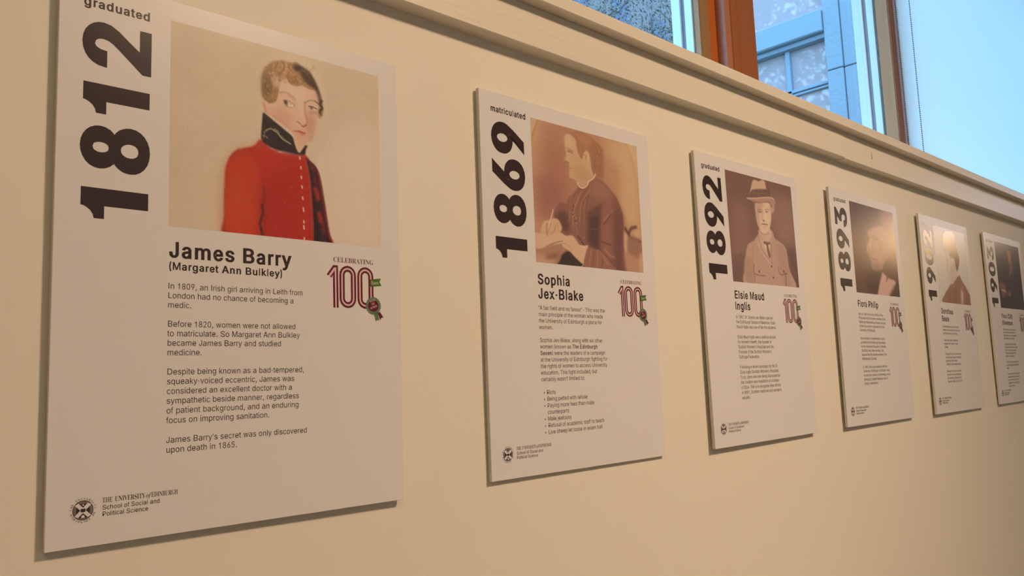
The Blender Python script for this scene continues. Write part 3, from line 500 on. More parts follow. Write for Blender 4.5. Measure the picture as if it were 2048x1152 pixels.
HR.update({c: 556 for c in '0123456789'}); HR.update({' ': 278, '.': 278, ',': 278, '-': 333, "'": 191, '"': 355, '(': 333, ')': 333, ':': 278, '•': 350, '“': 333, '”': 333, '’': 222})
HB = dict(HR); HB.update(zip('abcdefghijklmnopqrstuvwxyz', (556, 611, 556, 611, 556, 333, 611, 611, 278, 278, 556, 278, 889, 611, 611, 611, 611, 389, 556, 333, 611, 556, 778, 556, 556, 500)))
HB.update(zip('ABCDEFGHIJKLMNOPQRSTUVWXYZ', (722, 722, 722, 722, 667, 611, 778, 722, 278, 556, 722, 611, 833, 722, 778, 667, 778, 722, 667, 611, 722, 667, 944, 667, 667, 611)))
YW = .62                                   # horizontals gain less weight than stems
def offset(c, d):
    n = len(c); out = []
    for i in range(n):
        a, b, e = c[i-1], c[i], c[(i+1) % n]
        u = (b[0]-a[0], b[1]-a[1]); w = (e[0]-b[0], e[1]-b[1])
        lu = math.hypot(*u) or 1e-9; lw = math.hypot(*w) or 1e-9
        n1 = (-u[1]/lu, u[0]/lu); n2 = (-w[1]/lw, w[0]/lw)
        k = 1+n1[0]*n2[0]+n1[1]*n2[1]; k = max(k, .5)
        out.append((b[0]+(n1[0]+n2[0])/k*d, b[1]+(n1[1]+n2[1])/k*d*YW))
    return out
CACHE = {}
def glyph(font, ch, w, bold):
    """outline scaled to Helvetica-like widths; w = target advance in em"""
    key = (font, ch, w, bold)
    if key in CACHE: return CACHE[key]
    if ch in 'MW': bold *= .62
    adv, cs = GLY[font][ch]
    if not cs: CACHE[key] = ([], []); return CACHE[key]
    s = w/adv if w else 1.0
    # scale so that after emboldening the ink keeps its box
    xs = [p[0] for c in cs for p in c]; y1 = max(p[1] for c in cs for p in c); y0 = min(p[1] for c in cs for p in c)
    hx = (max(xs)-min(xs))*s; cx = (max(xs)+min(xs))/2*s
    if bold > 0 and ch in '1': hx *= .92
    kx = s*(hx-2*bold*1.0)/hx if hx > 3*bold else s*.55
    ky = 1-2*bold*YW/max(y1-y0, .3) if bold > 0 else 1
    my = (y0+y1)/2
    cs2 = [[((p[0]-cx/s)*kx+cx, (p[1]-my)*ky+my) for p in c] for c in cs]
    area_ = sum(sum(c[i-1][0]*c[i][1]-c[i][0]*c[i-1][1] for i in range(len(c))) for c in cs2)
    if bold:
        res = []
        for c in cs2:
            a_c = sum(c[i-1][0]*c[i][1]-c[i][0]*c[i-1][1] for i in range(len(c)))
            dd = abs(bold)
            if (a_c > 0) != (area_ > 0) and bold > 0: dd = min(dd, .27*(max(p[0] for p in c)-min(p[0] for p in c)), .27*(max(p[1] for p in c)-min(p[1] for p in c))/YW)
            dd *= 1 if bold > 0 else -1
            res.append(offset(c, dd if area_ < 0 else -dd))
        layers = [cs2]+[[offset(c, (bold if area_ < 0 else -bold)*g) for c in cs2] for g in (.3, .6)]+[res] if bold > 0 else [res]
    else: layers = [cs2]
    sgn = lambda c: sum(c[i-1][0]*c[i][1]-c[i][0]*c[i-1][1] for i in range(len(c)))
    flat = []; tr = []
    for cc in layers:                                  # core shape, then the emboldened one over it
        big = max(cc, key=lambda c: abs(sgn(c))); so = sgn(big) > 0
        outer = [c for c in cc if (sgn(c) > 0) == so]; holes = [c for c in cc if (sgn(c) > 0) != so]
        for oc in outer:
            x0, x1 = min(p[0] for p in oc), max(p[0] for p in oc); y0_, y1_ = min(p[1] for p in oc), max(p[1] for p in oc)
            grp = [oc]+[h for h in holes if x0 < sum(p[0] for p in h)/len(h) < x1 and y0_ < sum(p[1] for p in h)/len(h) < y1_]
            zl = .00002*(len(layers)-1-layers.index(cc)) if bold > 0 else 0.0     # keep the two layers a hair apart
            n = len(flat); flat += [(p[0], p[1], zl) for c in grp for p in c]
            tr += [tuple(n+i for i in q) for q in tessellate_polygon([[Vector((p[0], p[1], 0)) for p in c] for c in grp])]
    CACHE[key] = (flat, tr); return CACHE[key]
class Ink:
    """collects flat printed shapes in board millimetres (u right, v down)"""
    def __init__(s): s.v = []; s.f = []
    def add(s, pts, tris):
        n = len(s.v); s.v += pts
        for t in tris:
            a, b, c = [pts[i] for i in t]
            cr = (b[0]-a[0])*(c[1]-a[1])-(b[1]-a[1])*(c[0]-a[0])
            if abs(cr) < 1e-9: continue
            s.f.append((n+t[0], n+t[1], n+t[2]) if cr < 0 else (n+t[0], n+t[2], n+t[1]))
    def poly(s, pts): s.add(list(pts), tessellate_polygon([[Vector((p[0], p[1], 0)) for p in pts]]))
    def polys(s, cs): s.add([p for c in cs for p in c], tessellate_polygon([[Vector((p[0], p[1], 0)) for p in c] for c in cs]))
    def text(s, txt, u, v, em, width=None, font='i', bold=0, sx=1.0, rot=0.0, cell=None, track=0.0):
        """*marks* switch to bold; returns advance"""
        run = []; x = 0; b = bold; HT = HB if bold >= .02 else HR
        for ch in txt:
            if ch == '*': b = .021 if b == 0 else 0; HT = HB if b else HR; continue
            if font == 'i': w = HT.get(ch, 556)/1000
            else: w = GLY[font][ch][0] if ch in GLY[font] else .30
            if cell: w2 = cell
            else: w2 = w
            if ch != ' ': run.append((ch, x, w if font == 'i' else 0, b))
            x += w2+track
        k = (width/(x*em)) if width else sx
        c_, s_ = math.cos(rot), math.sin(rot)
        for ch, gx, w, b_ in run:
            pts, tr = glyph(font, ch, w, b_)
            q = []
            for px, py, zl in pts:
                X = (gx+px)*em*k; Y = py*em
                q.append((u+X*c_-Y*s_*1.0, v-(X*s_+Y*c_), zl))
            s.add(q, tr)
        return x*em*k
    def build(s, name, m, board, lift=.00012):
        H = board['H']; W = board['W']
        return pydata(name, [((p[0]/1000-W/2), -lift-(p[2] if len(p) > 2 else 0), H-p[1]/1000) for p in s.v], s.f, m, board['o'])

# ------------------------------------------------------------------ portrait prints (flat pictures painted onto a fine grid)
def lin(c): return np.where(c <= .04045, c/12.92, ((c+.055)/1.055)**2.4)
def inkc(t): return lin(np.array(t[1:4])/255.)
def smooth(pts, n=5):
    P = np.array(pts, float); N = len(P); out = []
    for i in range(N):
        p0, p1, p2, p3 = P[i-1], P[i], P[(i+1) % N], P[(i+2) % N]
        for k in range(n):
            t = k/n; out.append(.5*((2*p1)+(-p0+p2)*t+(2*p0-5*p1+4*p2-p3)*t*t+(-p0+3*p1-3*p2+p3)*t**3))
    return np.array(out)
def smooth_open(pts, n=6):
    P = np.array(pts, float)
    if len(P) < 3: return P
    P = np.vstack([2*P[0]-P[1], P, 2*P[-1]-P[-2]]); out = []
    for i in range(1, len(P)-2):
        for k in range(n):
            t = k/n; p0, p1, p2, p3 = P[i-1], P[i], P[i+1], P[i+2]
            out.append(.5*((2*p1)+(-p0+p2)*t+(2*p0-5*p1+4*p2-p3)*t*t+(-p0+3*p1-3*p2+p3)*t**3))
    out.append(P[-2]); return np.array(out)
def gblur(a, s):
    if s < .25: return a
    r = int(3*s)+1; k = np.exp(-.5*(np.arange(-r, r+1)/s)**2); k /= k.sum()
    a = np.apply_along_axis(lambda m: np.convolve(m, k, mode='same'), 0, a)
    return np.apply_along_axis(lambda m: np.convolve(m, k, mode='same'), 1, a)
def paint(w, h, cx, cy, ops):
    """w, h in mm; cx, cy cell size in mm"""
    nx = int(round(w/cx)); ny = int(round(h/cy))
    img = np.zeros((ny+1, nx+1, 3)); gx = np.linspace(0, w, nx+1); gy = np.linspace(0, h, ny+1)
    sc = (cx+cy)/2
    for t in ops:
        if t[0] == 'B': img[:] = inkc(t); continue
        if t[0] == 'N':
            c = inkc(t); s, a = t[4], t[5]; rg = np.random.RandomState(t[6])
            n1 = rg.rand(int(h/s)+4, int(w/s)+4)
            fy = gy/s+.5; fx = gx/s+.5; iy = fy.astype(int); ix = fx.astype(int); ty = fy-iy; tx = fx-ix
            ty = ty*ty*(3-2*ty); tx = tx*tx*(3-2*tx)
            r0 = n1[iy][:, ix]*(1-tx)+n1[iy][:, ix+1]*tx; r1 = n1[iy+1][:, ix]*(1-tx)+n1[iy+1][:, ix+1]*tx
            m = (r0*(1-ty)[:, None]+r1*ty[:, None])*a
            img = img*(1-m[..., None])+c*m[..., None]; continue
        c = inkc(t); wd_, bl, al = t[4:7]
        pts = np.array(t[7:], float).reshape(-1, 2)/10.
        pad = 3*bl+wd_+2*sc
        if t[0] in 'PQ':
            P = smooth(pts) if t[0] == 'P' else pts
        else: P = smooth_open(pts)
        x0, y0 = P.min(0)-pad; x1, y1 = P.max(0)+pad
        i0 = max(0, int(x0/cx)); i1 = min(nx+1, int(x1/cx)+2); j0 = max(0, int(y0/cy)); j1 = min(ny+1, int(y1/cy)+2)
        if i1 <= i0 or j1 <= j0: continue
        if t[0] in 'PQ':
            # pad the working window so blurs do not bleed at the picture edge
            kx = int(3*bl/cx)+2; ky = int(3*bl/cy)+2
            X = (np.arange(i0-kx, i1+kx))*cx; Y = (np.arange(j0-ky, j1+ky))*cy
            m = np.zeros((len(Y), len(X)))
            Q = np.roll(P, -1, 0)
            for sub in (-.33, 0, .33):
                yy = Y+sub*cy
                ins = np.zeros((len(Y), len(X)))
                for (ax, ay), (bx, by) in zip(P, Q):
                    if ay == by: continue
                    rows = (ay > yy) != (by > yy)
                    if not rows.any(): continue
                    xc = ax+(yy[rows]-ay)*(bx-ax)/(by-ay)
                    # fractional coverage at the crossing
                    ins[rows] += np.clip((xc[:, None]-X[None, :])/cx+.5, 0, 1)*(1 if by > ay else -1)
                m += np.clip(np.abs(ins), 0, 1)/3
            if bl/cx > .3: m = gblur(m, bl/sc)
            m = m[ky:ky+(j1-j0), kx:kx+(i1-i0)]
        else:
            X, Y = np.meshgrid(gx[i0:i1], gy[j0:j1]); d = np.full(X.shape, 1e9)
            for a, b in zip(P[:-1], P[1:]):
                e = b-a; L = max(e@e, 1e-9); u = np.clip(((X-a[0])*e[0]+(Y-a[1])*e[1])/L, 0, 1)
                d = np.minimum(d, np.hypot(X-a[0]-u*e[0], Y-a[1]-u*e[1]))
            s = max(bl, .65*sc); m = 1/(1+np.exp(np.clip((d-wd_/2)/s*2.2, -30, 30)))
            m *= 1 if wd_ > sc else max(wd_/sc, .35)
        m = np.clip(m, 0, 1)*al
        img[j0:j1, i0:i1] = img[j0:j1, i0:i1]*(1-m[..., None])+c*m[..., None]
    return img
def portrait(board, bx, cx, cy, ops):
    u0, v0, u1, v1 = bx; img = paint(u1-u0, v1-v0, cx, cy, ops); ny, nx = img.shape[:2]
    H = board['H']; W = board['W']
    U, V = np.meshgrid(np.linspace(u0, u1, nx), np.linspace(v0, v1, ny))
    co = np.stack([U/1000-W/2, np.full(U.shape, -.00012), H-V/1000], -1).reshape(-1, 3)
    me = bpy.data.meshes.new('portrait_print'); me.vertices.add(nx*ny); me.vertices.foreach_set('co', co.astype(np.float32).ravel())
    a = (np.arange(ny-1)[:, None]*nx+np.arange(nx-1)[None, :]).ravel()
    q = np.stack([a, a+nx, a+nx+1, a+1], -1).astype(np.int32)
    me.loops.add(q.size); me.loops.foreach_set('vertex_index', q.ravel())
    me.polygons.add(len(q)); me.polygons.foreach_set('loop_start', np.arange(0, q.size, 4, dtype=np.int32))
    me.update(calc_edges=True)
    ca = me.color_attributes.new('print', 'FLOAT_COLOR', 'POINT')
    ca.data.foreach_set('color', np.concatenate([img.reshape(-1, 3), np.ones((nx*ny, 1))], 1).astype(np.float32).ravel())
    return link('portrait_print', me, M_PRINT, board['o'])

PICS = [
((113.8, 23.2, 392.0, 258.9), [('B',229,217,197),
('N',207,198,172,45,0.3,1),
('N',250,235,231,70,0.35,2),
('N',199,184,159,12,0.14,3),
('P',217,209,192,0,16,0.45,-49,-19,1084,52,1026,237,30,367,-48,86),
('P',224,226,192,0,18,0.5,498,477,1026,237,1026,1048,690,1180,421,1031),
('P',236,226,202,0,16,0.5,310,1553,587,1441,618,2351,317,2356),
('P',245,237,228,0,18,0.6,1935,1066,2799,833,2822,2341,2100,2376,1977,1720),
('P',222,228,189,0,4,0.5,574,1510,641,1499,626,2350,578,2355),
('P',248,245,228,0,5,0.6,1836,1303,1916,1349,2053,2148,2149,2356,2067,2364,1929,1668),
('P',193,51,37,0,1,1,1097,1185,1049,1200,1015,1251,939,1299,826,1340,743,1398,685,1475,647,1565,632,1661,627,1901,631,2166,636,2402,1233,2453,2041,2467,1988,2198,1953,1956,1915,1728,1874,1530,1819,1408,1740,1345,1673,1275,1538,1283,1325,1291,1206,1266,1133,1220),
('P',214,75,37,0,6,0.75,655,1577,723,1445,890,1342,1017,1437,1096,1728,1075,1978,1060,2361,638,2428,638,1900),
('P',224,100,51,0,12,0.45,669,1735,806,1688,890,1920,863,2273,699,2356,651,2110),
('P',212,64,45,0,8,0.6,1032,1227,1133,1237,1325,1309,1385,1419,1235,1569,1089,1467),
('P',184,42,32,0,14,0.6,1162,1664,1506,1528,1579,2057,1531,2399,1175,2377),
('P',155,36,32,0,3,0.5,1096,1728,1140,1750,1161,1967,1139,2353,1081,2372),
('S',116,39,38,2,1,0.7,1111,1761,1124,1862,1100,1989),
('S',81,42,42,3.4,0.8,0.9,1098,1996,1106,2070,1083,2155,1069,2224,1086,2290,1100,2364),
('S',145,50,42,1.2,1,0.6,632,1847,631,2166,636,2376),
('S',145,47,42,1.2,1,0.7,806,1347,737,1415,685,1492),
('P',67,39,48,0,0.8,1,1677,1312,1740,1345,1830,1418,1882,1544,1923,1756,1960,1969,1997,2197,2040,2453,1790,2460,1778,2105,1761,1821,1738,1579,1702,1397),
('P',43,33,42,0,2,0.9,1724,1408,1773,1603,1802,1916,1876,2166,1857,2397,1791,2403,1781,2105,1764,1820,1741,1579),
('S',157,58,51,2.2,1,0.8,1847,1476,1881,1617,1924,1843,1963,2070,2011,2311),
('S',181,58,51,5,2,0.85,1813,1699,1835,1753,1847,1810),
('S',122,45,51,5,2,0.7,1805,1555,1823,1625),
('S',181,61,48,5,2,0.85,1864,2009,1883,2094),
('S',134,47,48,4,2,0.7,1908,2134,1923,2248),
('S',145,47,48,4,2,0.6,1756,1389,1803,1454),
('S',131,86,97,0.9,0.4,0.9,1696,1384,1739,1608,1762,1892,1778,2120,1782,2376),
('S',212,75,64,1.2,0.8,0.6,1677,1372,1719,1582,1745,1895,1758,2179,1763,2377),
('S',255,231,208,1.5,0.4,0.95,1596,1319,1599,1345),
('S',255,231,208,1.5,0.4,0.95,1609,1441,1612,1465),
('S',255,231,208,1.5,0.4,0.95,1613,1562,1619,1585),
('S',255,231,208,1.5,0.4,0.95,1623,1682,1628,1707),
('S',255,231,208,1.5,0.4,0.95,1631,1823,1636,1848),
('S',255,231,208,1.5,0.4,0.95,1640,1957,1646,1999),
('S',255,231,208,1.5,0.4,0.95,1645,2120,1649,2142),
('S',255,231,208,1.5,0.4,0.95,1644,2181,1649,2219),
('S',255,231,208,1.5,0.4,0.95,1651,2331,1654,2359),
('S',241,173,156,1.6,0.6,0.8,1310,1299,1352,1302),
('S',236,103,81,1.6,0.5,0.6,1486,1722,1487,1722),
('S',236,103,81,1.6,0.5,0.6,1392,1925,1392,1925),
('S',236,103,81,1.6,0.5,0.6,1061,1275,1061,1275),
('S',236,103,81,1.6,0.5,0.6,947,2156,947,2156),
('S',236,103,81,1.6,0.5,0.6,862,1816,863,1816),
('S',236,103,81,1.6,0.5,0.6,1263,2231,1264,2231),
('P',255,251,231,0,7,0.35,1067,573,1078,331,1146,215,1261,137,1401,90,1592,70,1762,142,1873,300,1934,470,1970,646,1931,769,1856,761,1829,970,1717,1148,1668,1223,1212,1193,1089,893),
('P',241,212,192,0,0.9,1,1100,641,1091,719,1106,792,1136,844,1213,881,1351,950,1467,1016,1509,1085,1539,1168,1586,1259,1626,1214,1681,1149,1724,1085,1786,995,1812,906,1846,786,1883,733,1912,658,1908,545,1886,446,1835,366,1761,326,1566,303,1388,312,1248,378,1145,533),
('P',248,226,208,0,5,0.7,1411,429,1614,427,1686,524,1636,715,1516,651,1352,542),
('P',225,170,149,0,7,0.75,1247,774,1421,771,1515,874,1444,976,1327,932,1213,857),
('P',210,150,136,0,4,0.75,1684,683,1757,758,1806,771,1805,918,1730,1034,1670,955,1702,870),
('P',219,170,156,0,5,0.6,1514,985,1682,998,1755,1018,1681,1132,1608,1189,1549,1111),
('P',236,203,185,0,3,0.6,1549,1089,1633,1074,1621,1165,1572,1218,1549,1177),
('S',224,139,120,3,1.5,0.7,1114,736,1132,776,1143,828),
('S',214,150,140,2.2,1.5,0.5,1145,838,1236,863,1397,941,1497,1021),
('P',181,145,104,0,1,1,1089,622,1085,493,1100,353,1155,252,1243,173,1365,129,1472,130,1563,103,1628,139,1737,178,1789,245,1854,350,1899,466,1923,564,1937,653,1914,727,1868,761,1854,682,1873,575,1844,467,1810,406,1738,408,1675,382,1614,389,1542,404,1470,384,1421,339,1364,378,1327,437,1315,517,1296,598,1273,669,1197,714,1136,688,1105,664),
('P',207,167,127,0,3,0.6,1284,170,1472,140,1519,224,1566,348,1423,325,1353,364,1306,298),
('P',129,106,74,0,3,0.85,1091,393,1168,358,1239,446,1269,527,1214,595,1157,662,1100,620),
('P',155,125,87,0,3,0.6,1100,358,1191,237,1272,184,1249,312,1168,375),
('P',236,217,195,0,2.5,0.85,1260,353,1324,349,1323,460,1271,494,1243,423),
('P',74,58,55,0,1.6,0.95,1505,162,1616,142,1728,185,1789,248,1855,359,1894,467,1903,580,1872,587,1836,446,1785,394,1705,356,1639,295,1600,233,1526,209),
('P',55,45,45,0,1.4,0.9,1519,145,1616,144,1627,175,1543,207),
('S',136,97,68,1.3,0.7,0.8,1423,337,1456,387,1518,413,1599,399),
('S',136,92,64,1.1,0.7,0.8,1494,309,1557,296,1556,341,1508,364),
('S',134,100,71,1.2,0.7,0.8,1307,171,1283,248,1304,304,1359,298),
('S',143,103,71,1.2,0.7,0.8,1354,144,1391,179,1377,250,1332,316,1324,404),
('S',134,97,68,1.1,0.7,0.8,1472,137,1448,199,1501,242),
('S',145,109,78,1.2,0.7,0.8,1453,262,1435,334,1482,390,1566,382),
('S',229,189,140,1.2,0.7,0.8,1412,149,1424,213,1388,289),
('S',229,189,140,1.1,0.7,0.8,1518,292,1590,331,1638,365),
('S',224,187,140,1.1,0.7,0.8,1249,212,1237,292,1272,350),
('S',153,122,84,1.1,0.7,0.8,1157,301,1134,405,1168,473),
('S',103,83,61,1.2,0.7,0.8,1134,449,1145,533,1202,586),
('S',212,173,123,1.2,0.7,0.8,1214,375,1248,455,1237,557),
('S',193,150,104,1.2,0.7,0.8,1168,583,1214,617,1282,579),
('S',136,111,78,1.2,0.7,0.8,1134,667,1191,698,1271,659),
('S',181,131,94,1.2,0.7,0.8,1306,519,1294,599,1271,670),
('S',153,122,81,1.3,0.7,0.8,1662,388,1736,409,1810,406),
('S',181,142,107,1.2,0.7,0.8,1650,363,1711,405,1773,397),
('S',107,83,64,1,0.7,0.8,1567,145,1519,190,1567,224),
('S',145,109,81,1,0.7,0.8,1615,189,1688,206,1737,263),
('S',69,56,58,3.2,0.8,0.95,1913,532,1890,583,1917,625,1884,676,1899,718),
('S',69,56,58,1.6,0.6,0.8,1814,553,1870,587),
('S',212,159,149,3,1.5,0.8,1888,732,1883,756),
('P',226,198,198,0,3,0.6,1797,432,1846,478,1855,556,1784,526),
('S',236,198,146,0.887979,0.35,0.437168,1376,344,1354,358,1344,380,1350,400),
('S',117,89,64,0.624665,0.35,0.605914,1436,215,1451,206,1458,191,1455,178),
('S',214,173,123,0.808963,0.35,0.505692,1230,463,1242,445,1241,426,1227,415),
('S',214,173,123,0.644653,0.35,0.686517,1121,469,1131,461,1134,450,1130,441),
('S',157,122,84,0.510785,0.35,0.495217,1196,456,1194,467,1186,476,1175,479),
('S',136,100,68,0.654979,0.35,0.636481,1183,294,1199,277,1220,273,1236,282),
('S',136,100,68,0.97461,0.35,0.475175,1372,246,1357,252,1344,247,1339,233),
('S',236,198,146,0.523364,0.35,0.413322,1106,428,1104,441,1111,450,1124,452),
('S',117,89,64,0.625447,0.35,0.511997,1129,308,1132,287,1147,270,1167,264),
('S',117,89,64,0.805414,0.35,0.671331,1449,189,1431,207,1407,212,1390,201),
('S',214,173,123,0.899387,0.35,0.569382,1208,381,1217,378,1224,381,1226,390),
('S',136,100,68,0.618668,0.35,0.557886,1483,193,1481,202,1473,208,1464,210),
('S',236,198,146,0.667093,0.35,0.422471,1287,299,1281,295,1272,298,1265,305),
('S',136,100,68,0.922367,0.35,0.453185,1325,391,1332,396,1341,395,1349,388),
('S',157,122,84,0.739521,0.35,0.451858,1427,319,1432,308,1442,302,1452,303),
('S',236,198,146,0.933899,0.35,0.413042,1405,195,1408,214,1424,224,1446,219),
('S',117,89,64,0.832009,0.35,0.615874,1192,438,1181,423,1185,402,1201,385),
('S',157,122,84,0.824846,0.35,0.553231,1310,390,1291,385,1282,369,1288,348),
('S',117,89,64,0.823718,0.35,0.629169,1280,411,1268,408,1264,397,1268,384),
('S',236,198,146,0.988061,0.35,0.684781,1185,329,1203,337,1225,331,1242,312),
('S',157,122,84,0.845713,0.35,0.60189,1331,221,1332,241,1319,260,1298,270),
('S',157,122,84,0.811869,0.35,0.621147,1164,401,1181,394,1196,399,1201,413),
('S',214,173,123,0.879499,0.35,0.413187,1356,197,1363,203,1374,202,1383,195),
('S',157,122,84,0.98399,0.35,0.518932,1478,388,1468,385,1458,389,1451,398),
('S',214,173,123,0.859008,0.35,0.480904,1286,300,1288,282,1278,269,1260,269),
('S',136,100,68,0.774966,0.35,0.455484,1274,287,1262,297,1248,297,1239,288),
('S',236,198,146,0.704621,0.35,0.547372,1332,268,1322,257,1306,257,1290,268),
('S',214,173,123,0.804305,0.35,0.472891,1260,250,1267,260,1280,262,1293,255),
('S',117,89,64,0.687924,0.35,0.501089,1219,291,1231,270,1253,259,1273,263),
('S',117,89,64,0.796975,0.35,0.609359,1269,342,1286,346,1304,338,1316,321),
('S',157,122,84,0.571646,0.35,0.358321,1310,297,1306,309,1296,319,1283,321),
('S',117,89,64,0.780158,0.35,0.435215,1191,245,1188,236,1192,226,1201,220),
('S',157,122,84,0.746132,0.35,0.697369,1403,249,1391,254,1380,252,1375,242),
('S',117,89,64,0.513308,0.35,0.472418,1118,258,1131,256,1139,262,1140,274),
('S',136,100,68,0.714835,0.35,0.632636,1149,287,1137,281,1122,284,1111,297),
('S',157,122,84,0.732542,0.35,0.615369,1410,359,1399,372,1397,387,1406,398),
('S',157,122,84,0.571342,0.35,0.517444,1407,364,1394,359,1390,347,1396,332),
('S',136,100,68,0.866317,0.35,0.443522,1440,292,1441,306,1452,313,1467,311),
('S',236,198,146,0.850624,0.35,0.367113,1394,328,1386,333,1383,342,1386,349),
('S',157,122,84,0.852887,0.35,0.50329,1186,353,1167,370,1160,392,1169,410),
('S',117,89,64,0.554107,0.35,0.48272,1320,285,1316,296,1319,305,1328,308),
('S',136,100,68,0.715835,0.35,0.460099,1203,370,1211,373,1221,370,1228,361),
('S',214,173,123,0.784324,0.35,0.587282,1307,433,1298,445,1284,451,1272,447),
('S',157,122,84,0.916304,0.35,0.449205,1436,327,1454,319,1464,302,1462,285),
('S',136,100,68,0.827507,0.35,0.379835,1384,404,1397,408,1412,402,1422,389),
('S',236,198,146,0.98165,0.35,0.387651,1151,290,1134,290,1125,278,1127,262),
('S',155,117,81,0.817763,0.35,0.624882,1530,299,1530,320,1515,339,1493,348),
('S',224,184,133,0.834327,0.35,0.486941,1628,349,1607,361,1586,359,1575,343),
('S',155,117,81,0.673358,0.35,0.655473,1544,327,1533,313,1537,293,1552,277),
('S',136,97,68,0.513266,0.35,0.460722,1488,363,1505,370,1526,362,1540,344),
('S',224,184,133,0.620219,0.35,0.680382,1469,423,1458,410,1460,392,1474,376),
('S',224,184,133,0.847627,0.35,0.660675,1434,329,1427,340,1428,352,1437,358),
('S',155,117,81,0.594067,0.35,0.544611,1413,335,1399,341,1387,337,1382,327),
('S',155,117,81,0.682663,0.35,0.654639,1469,382,1469,369,1460,360,1446,361),
('S',136,97,68,0.580409,0.35,0.407479,1384,366,1375,378,1374,391,1383,400),
('S',136,97,68,0.687215,0.35,0.484943,1518,314,1542,310,1558,322,1560,343),
('S',155,117,81,0.890173,0.35,0.401882,1431,303,1432,321,1420,338,1400,346),
('S',136,97,68,0.786614,0.35,0.471099,1494,363,1487,374,1476,381,1464,379),
('S',224,184,133,0.812619,0.35,0.41437,1370,338,1388,328,1406,330,1415,345),
('S',136,97,68,0.778292,0.35,0.592166,1506,341,1492,328,1470,329,1450,343),
('S',155,117,81,0.530148,0.35,0.619043,1513,284,1518,270,1512,258,1500,255),
('S',155,117,81,0.504941,0.35,0.626854,1477,296,1461,304,1452,318,1453,333),
('S',103,83,61,0.889953,0.35,0.442218,1262,689,1247,697,1232,695,1224,684),
('S',203,167,117,0.983885,0.35,0.583205,1152,518,1160,513,1164,504,1163,496),
('S',136,111,78,0.942765,0.35,0.375156,1114,650,1106,651,1099,647,1098,640),
('S',103,83,61,0.721091,0.35,0.63588,1160,654,1168,652,1173,645,1173,637),
('S',181,150,107,0.660639,0.35,0.457256,1226,599,1235,605,1236,615,1230,626),
('S',103,83,61,0.560831,0.35,0.689337,1159,630,1159,618,1152,611,1141,611),
('S',181,150,107,0.681206,0.35,0.46563,1203,525,1193,546,1174,558,1153,557),
('S',181,150,107,0.815284,0.35,0.400412,1141,613,1139,623,1131,631,1121,632),
('S',203,167,117,0.585763,0.35,0.36695,1247,473,1249,484,1243,495,1231,502),
('S',103,83,61,0.603779,0.35,0.350379,1206,691,1193,702,1177,704,1166,695),
('S',181,150,107,0.651613,0.35,0.530538,1183,681,1170,682,1161,675,1161,662),
('S',203,167,117,0.700429,0.35,0.400069,1146,632,1134,649,1134,668,1147,679),
('S',181,150,107,0.898236,0.35,0.614268,1193,484,1184,492,1174,493,1167,488),
('S',103,83,61,0.551769,0.35,0.561866,1220,629,1233,636,1236,651,1228,666),
('S',203,167,117,0.772828,0.35,0.591714,1215,452,1230,440,1247,439,1258,449),
('S',181,150,107,0.899341,0.35,0.476979,1251,606,1235,623,1232,643,1243,658),
('S',136,111,78,0.805342,0.35,0.652025,1227,582,1229,571,1223,563,1211,562),
('S',103,83,61,0.876697,0.35,0.584479,1147,665,1137,673,1133,685,1138,694),
('S',203,167,117,0.758345,0.35,0.663646,1246,579,1228,591,1219,610,1224,627),
('S',203,167,117,0.589067,0.35,0.578583,1176,640,1174,653,1163,664,1150,667),
('S',181,150,107,0.943384,0.35,0.424448,1265,598,1254,607,1241,608,1232,600),
('S',203,167,117,0.883244,0.35,0.428627,1244,627,1238,622,1229,622,1222,628),
('S',203,167,117,0.615381,0.35,0.519132,1170,603,1180,588,1197,581,1212,585),
('S',203,167,117,0.515239,0.35,0.390459,1173,529,1164,518,1149,517,1134,526),
('S',103,83,61,0.530696,0.35,0.519644,1174,531,1182,534,1185,542,1181,551),
('S',203,167,117,0.919955,0.35,0.350555,1174,648,1162,639,1145,642,1132,654),
('S',155,120,87,0.826547,0.35,0.550929,1595,219,1607,221,1613,230,1609,243),
('S',86,67,58,0.856358,0.35,0.596968,1647,346,1658,344,1667,337,1670,326),
('S',117,92,71,0.77349,0.35,0.473878,1646,362,1641,376,1628,385,1614,386),
('S',55,45,45,0.546739,0.35,0.469753,1794,103,1812,102,1824,112,1824,130),
('S',55,45,45,0.730272,0.35,0.423992,1762,178,1750,185,1737,184,1731,174),
('S',155,120,87,0.766478,0.35,0.368344,1802,143,1814,134,1819,120,1814,109),
('S',117,92,71,0.536728,0.35,0.438942,1812,252,1797,257,1786,252,1782,240),
('S',86,67,58,0.882707,0.35,0.567038,1586,338,1580,350,1568,358,1556,357),
('S',55,45,45,0.882444,0.35,0.499586,1551,231,1551,211,1564,192,1585,184),
('S',55,45,45,0.586239,0.35,0.455408,1694,130,1706,133,1710,144,1706,157),
('S',117,92,71,0.856712,0.35,0.387054,1781,292,1769,288,1755,292,1745,304),
('S',117,92,71,0.608362,0.35,0.467459,1674,391,1653,393,1639,381,1638,361),
('S',55,45,45,0.774973,0.35,0.358979,1568,285,1551,294,1541,311,1543,328),
('S',86,67,58,0.554534,0.35,0.409139,1789,147,1795,152,1795,160,1790,168),
('S',117,92,71,0.801551,0.35,0.443236,1782,128,1781,118,1787,108,1798,103),
('S',155,120,87,0.544393,0.35,0.510877,1594,250,1577,266,1572,287,1582,302),
('S',117,92,71,0.605225,0.35,0.486339,1618,368,1628,376,1643,375,1657,365),
('S',86,67,58,0.592969,0.35,0.529051,1624,264,1619,249,1604,244,1587,250),
('S',155,120,87,0.810608,0.35,0.48944,1782,132,1774,146,1759,154,1745,151),
('S',86,67,58,0.89521,0.35,0.425443,1654,315,1645,300,1650,280,1667,265),
('S',86,67,58,0.539384,0.35,0.478351,1733,290,1733,274,1722,265,1705,266),
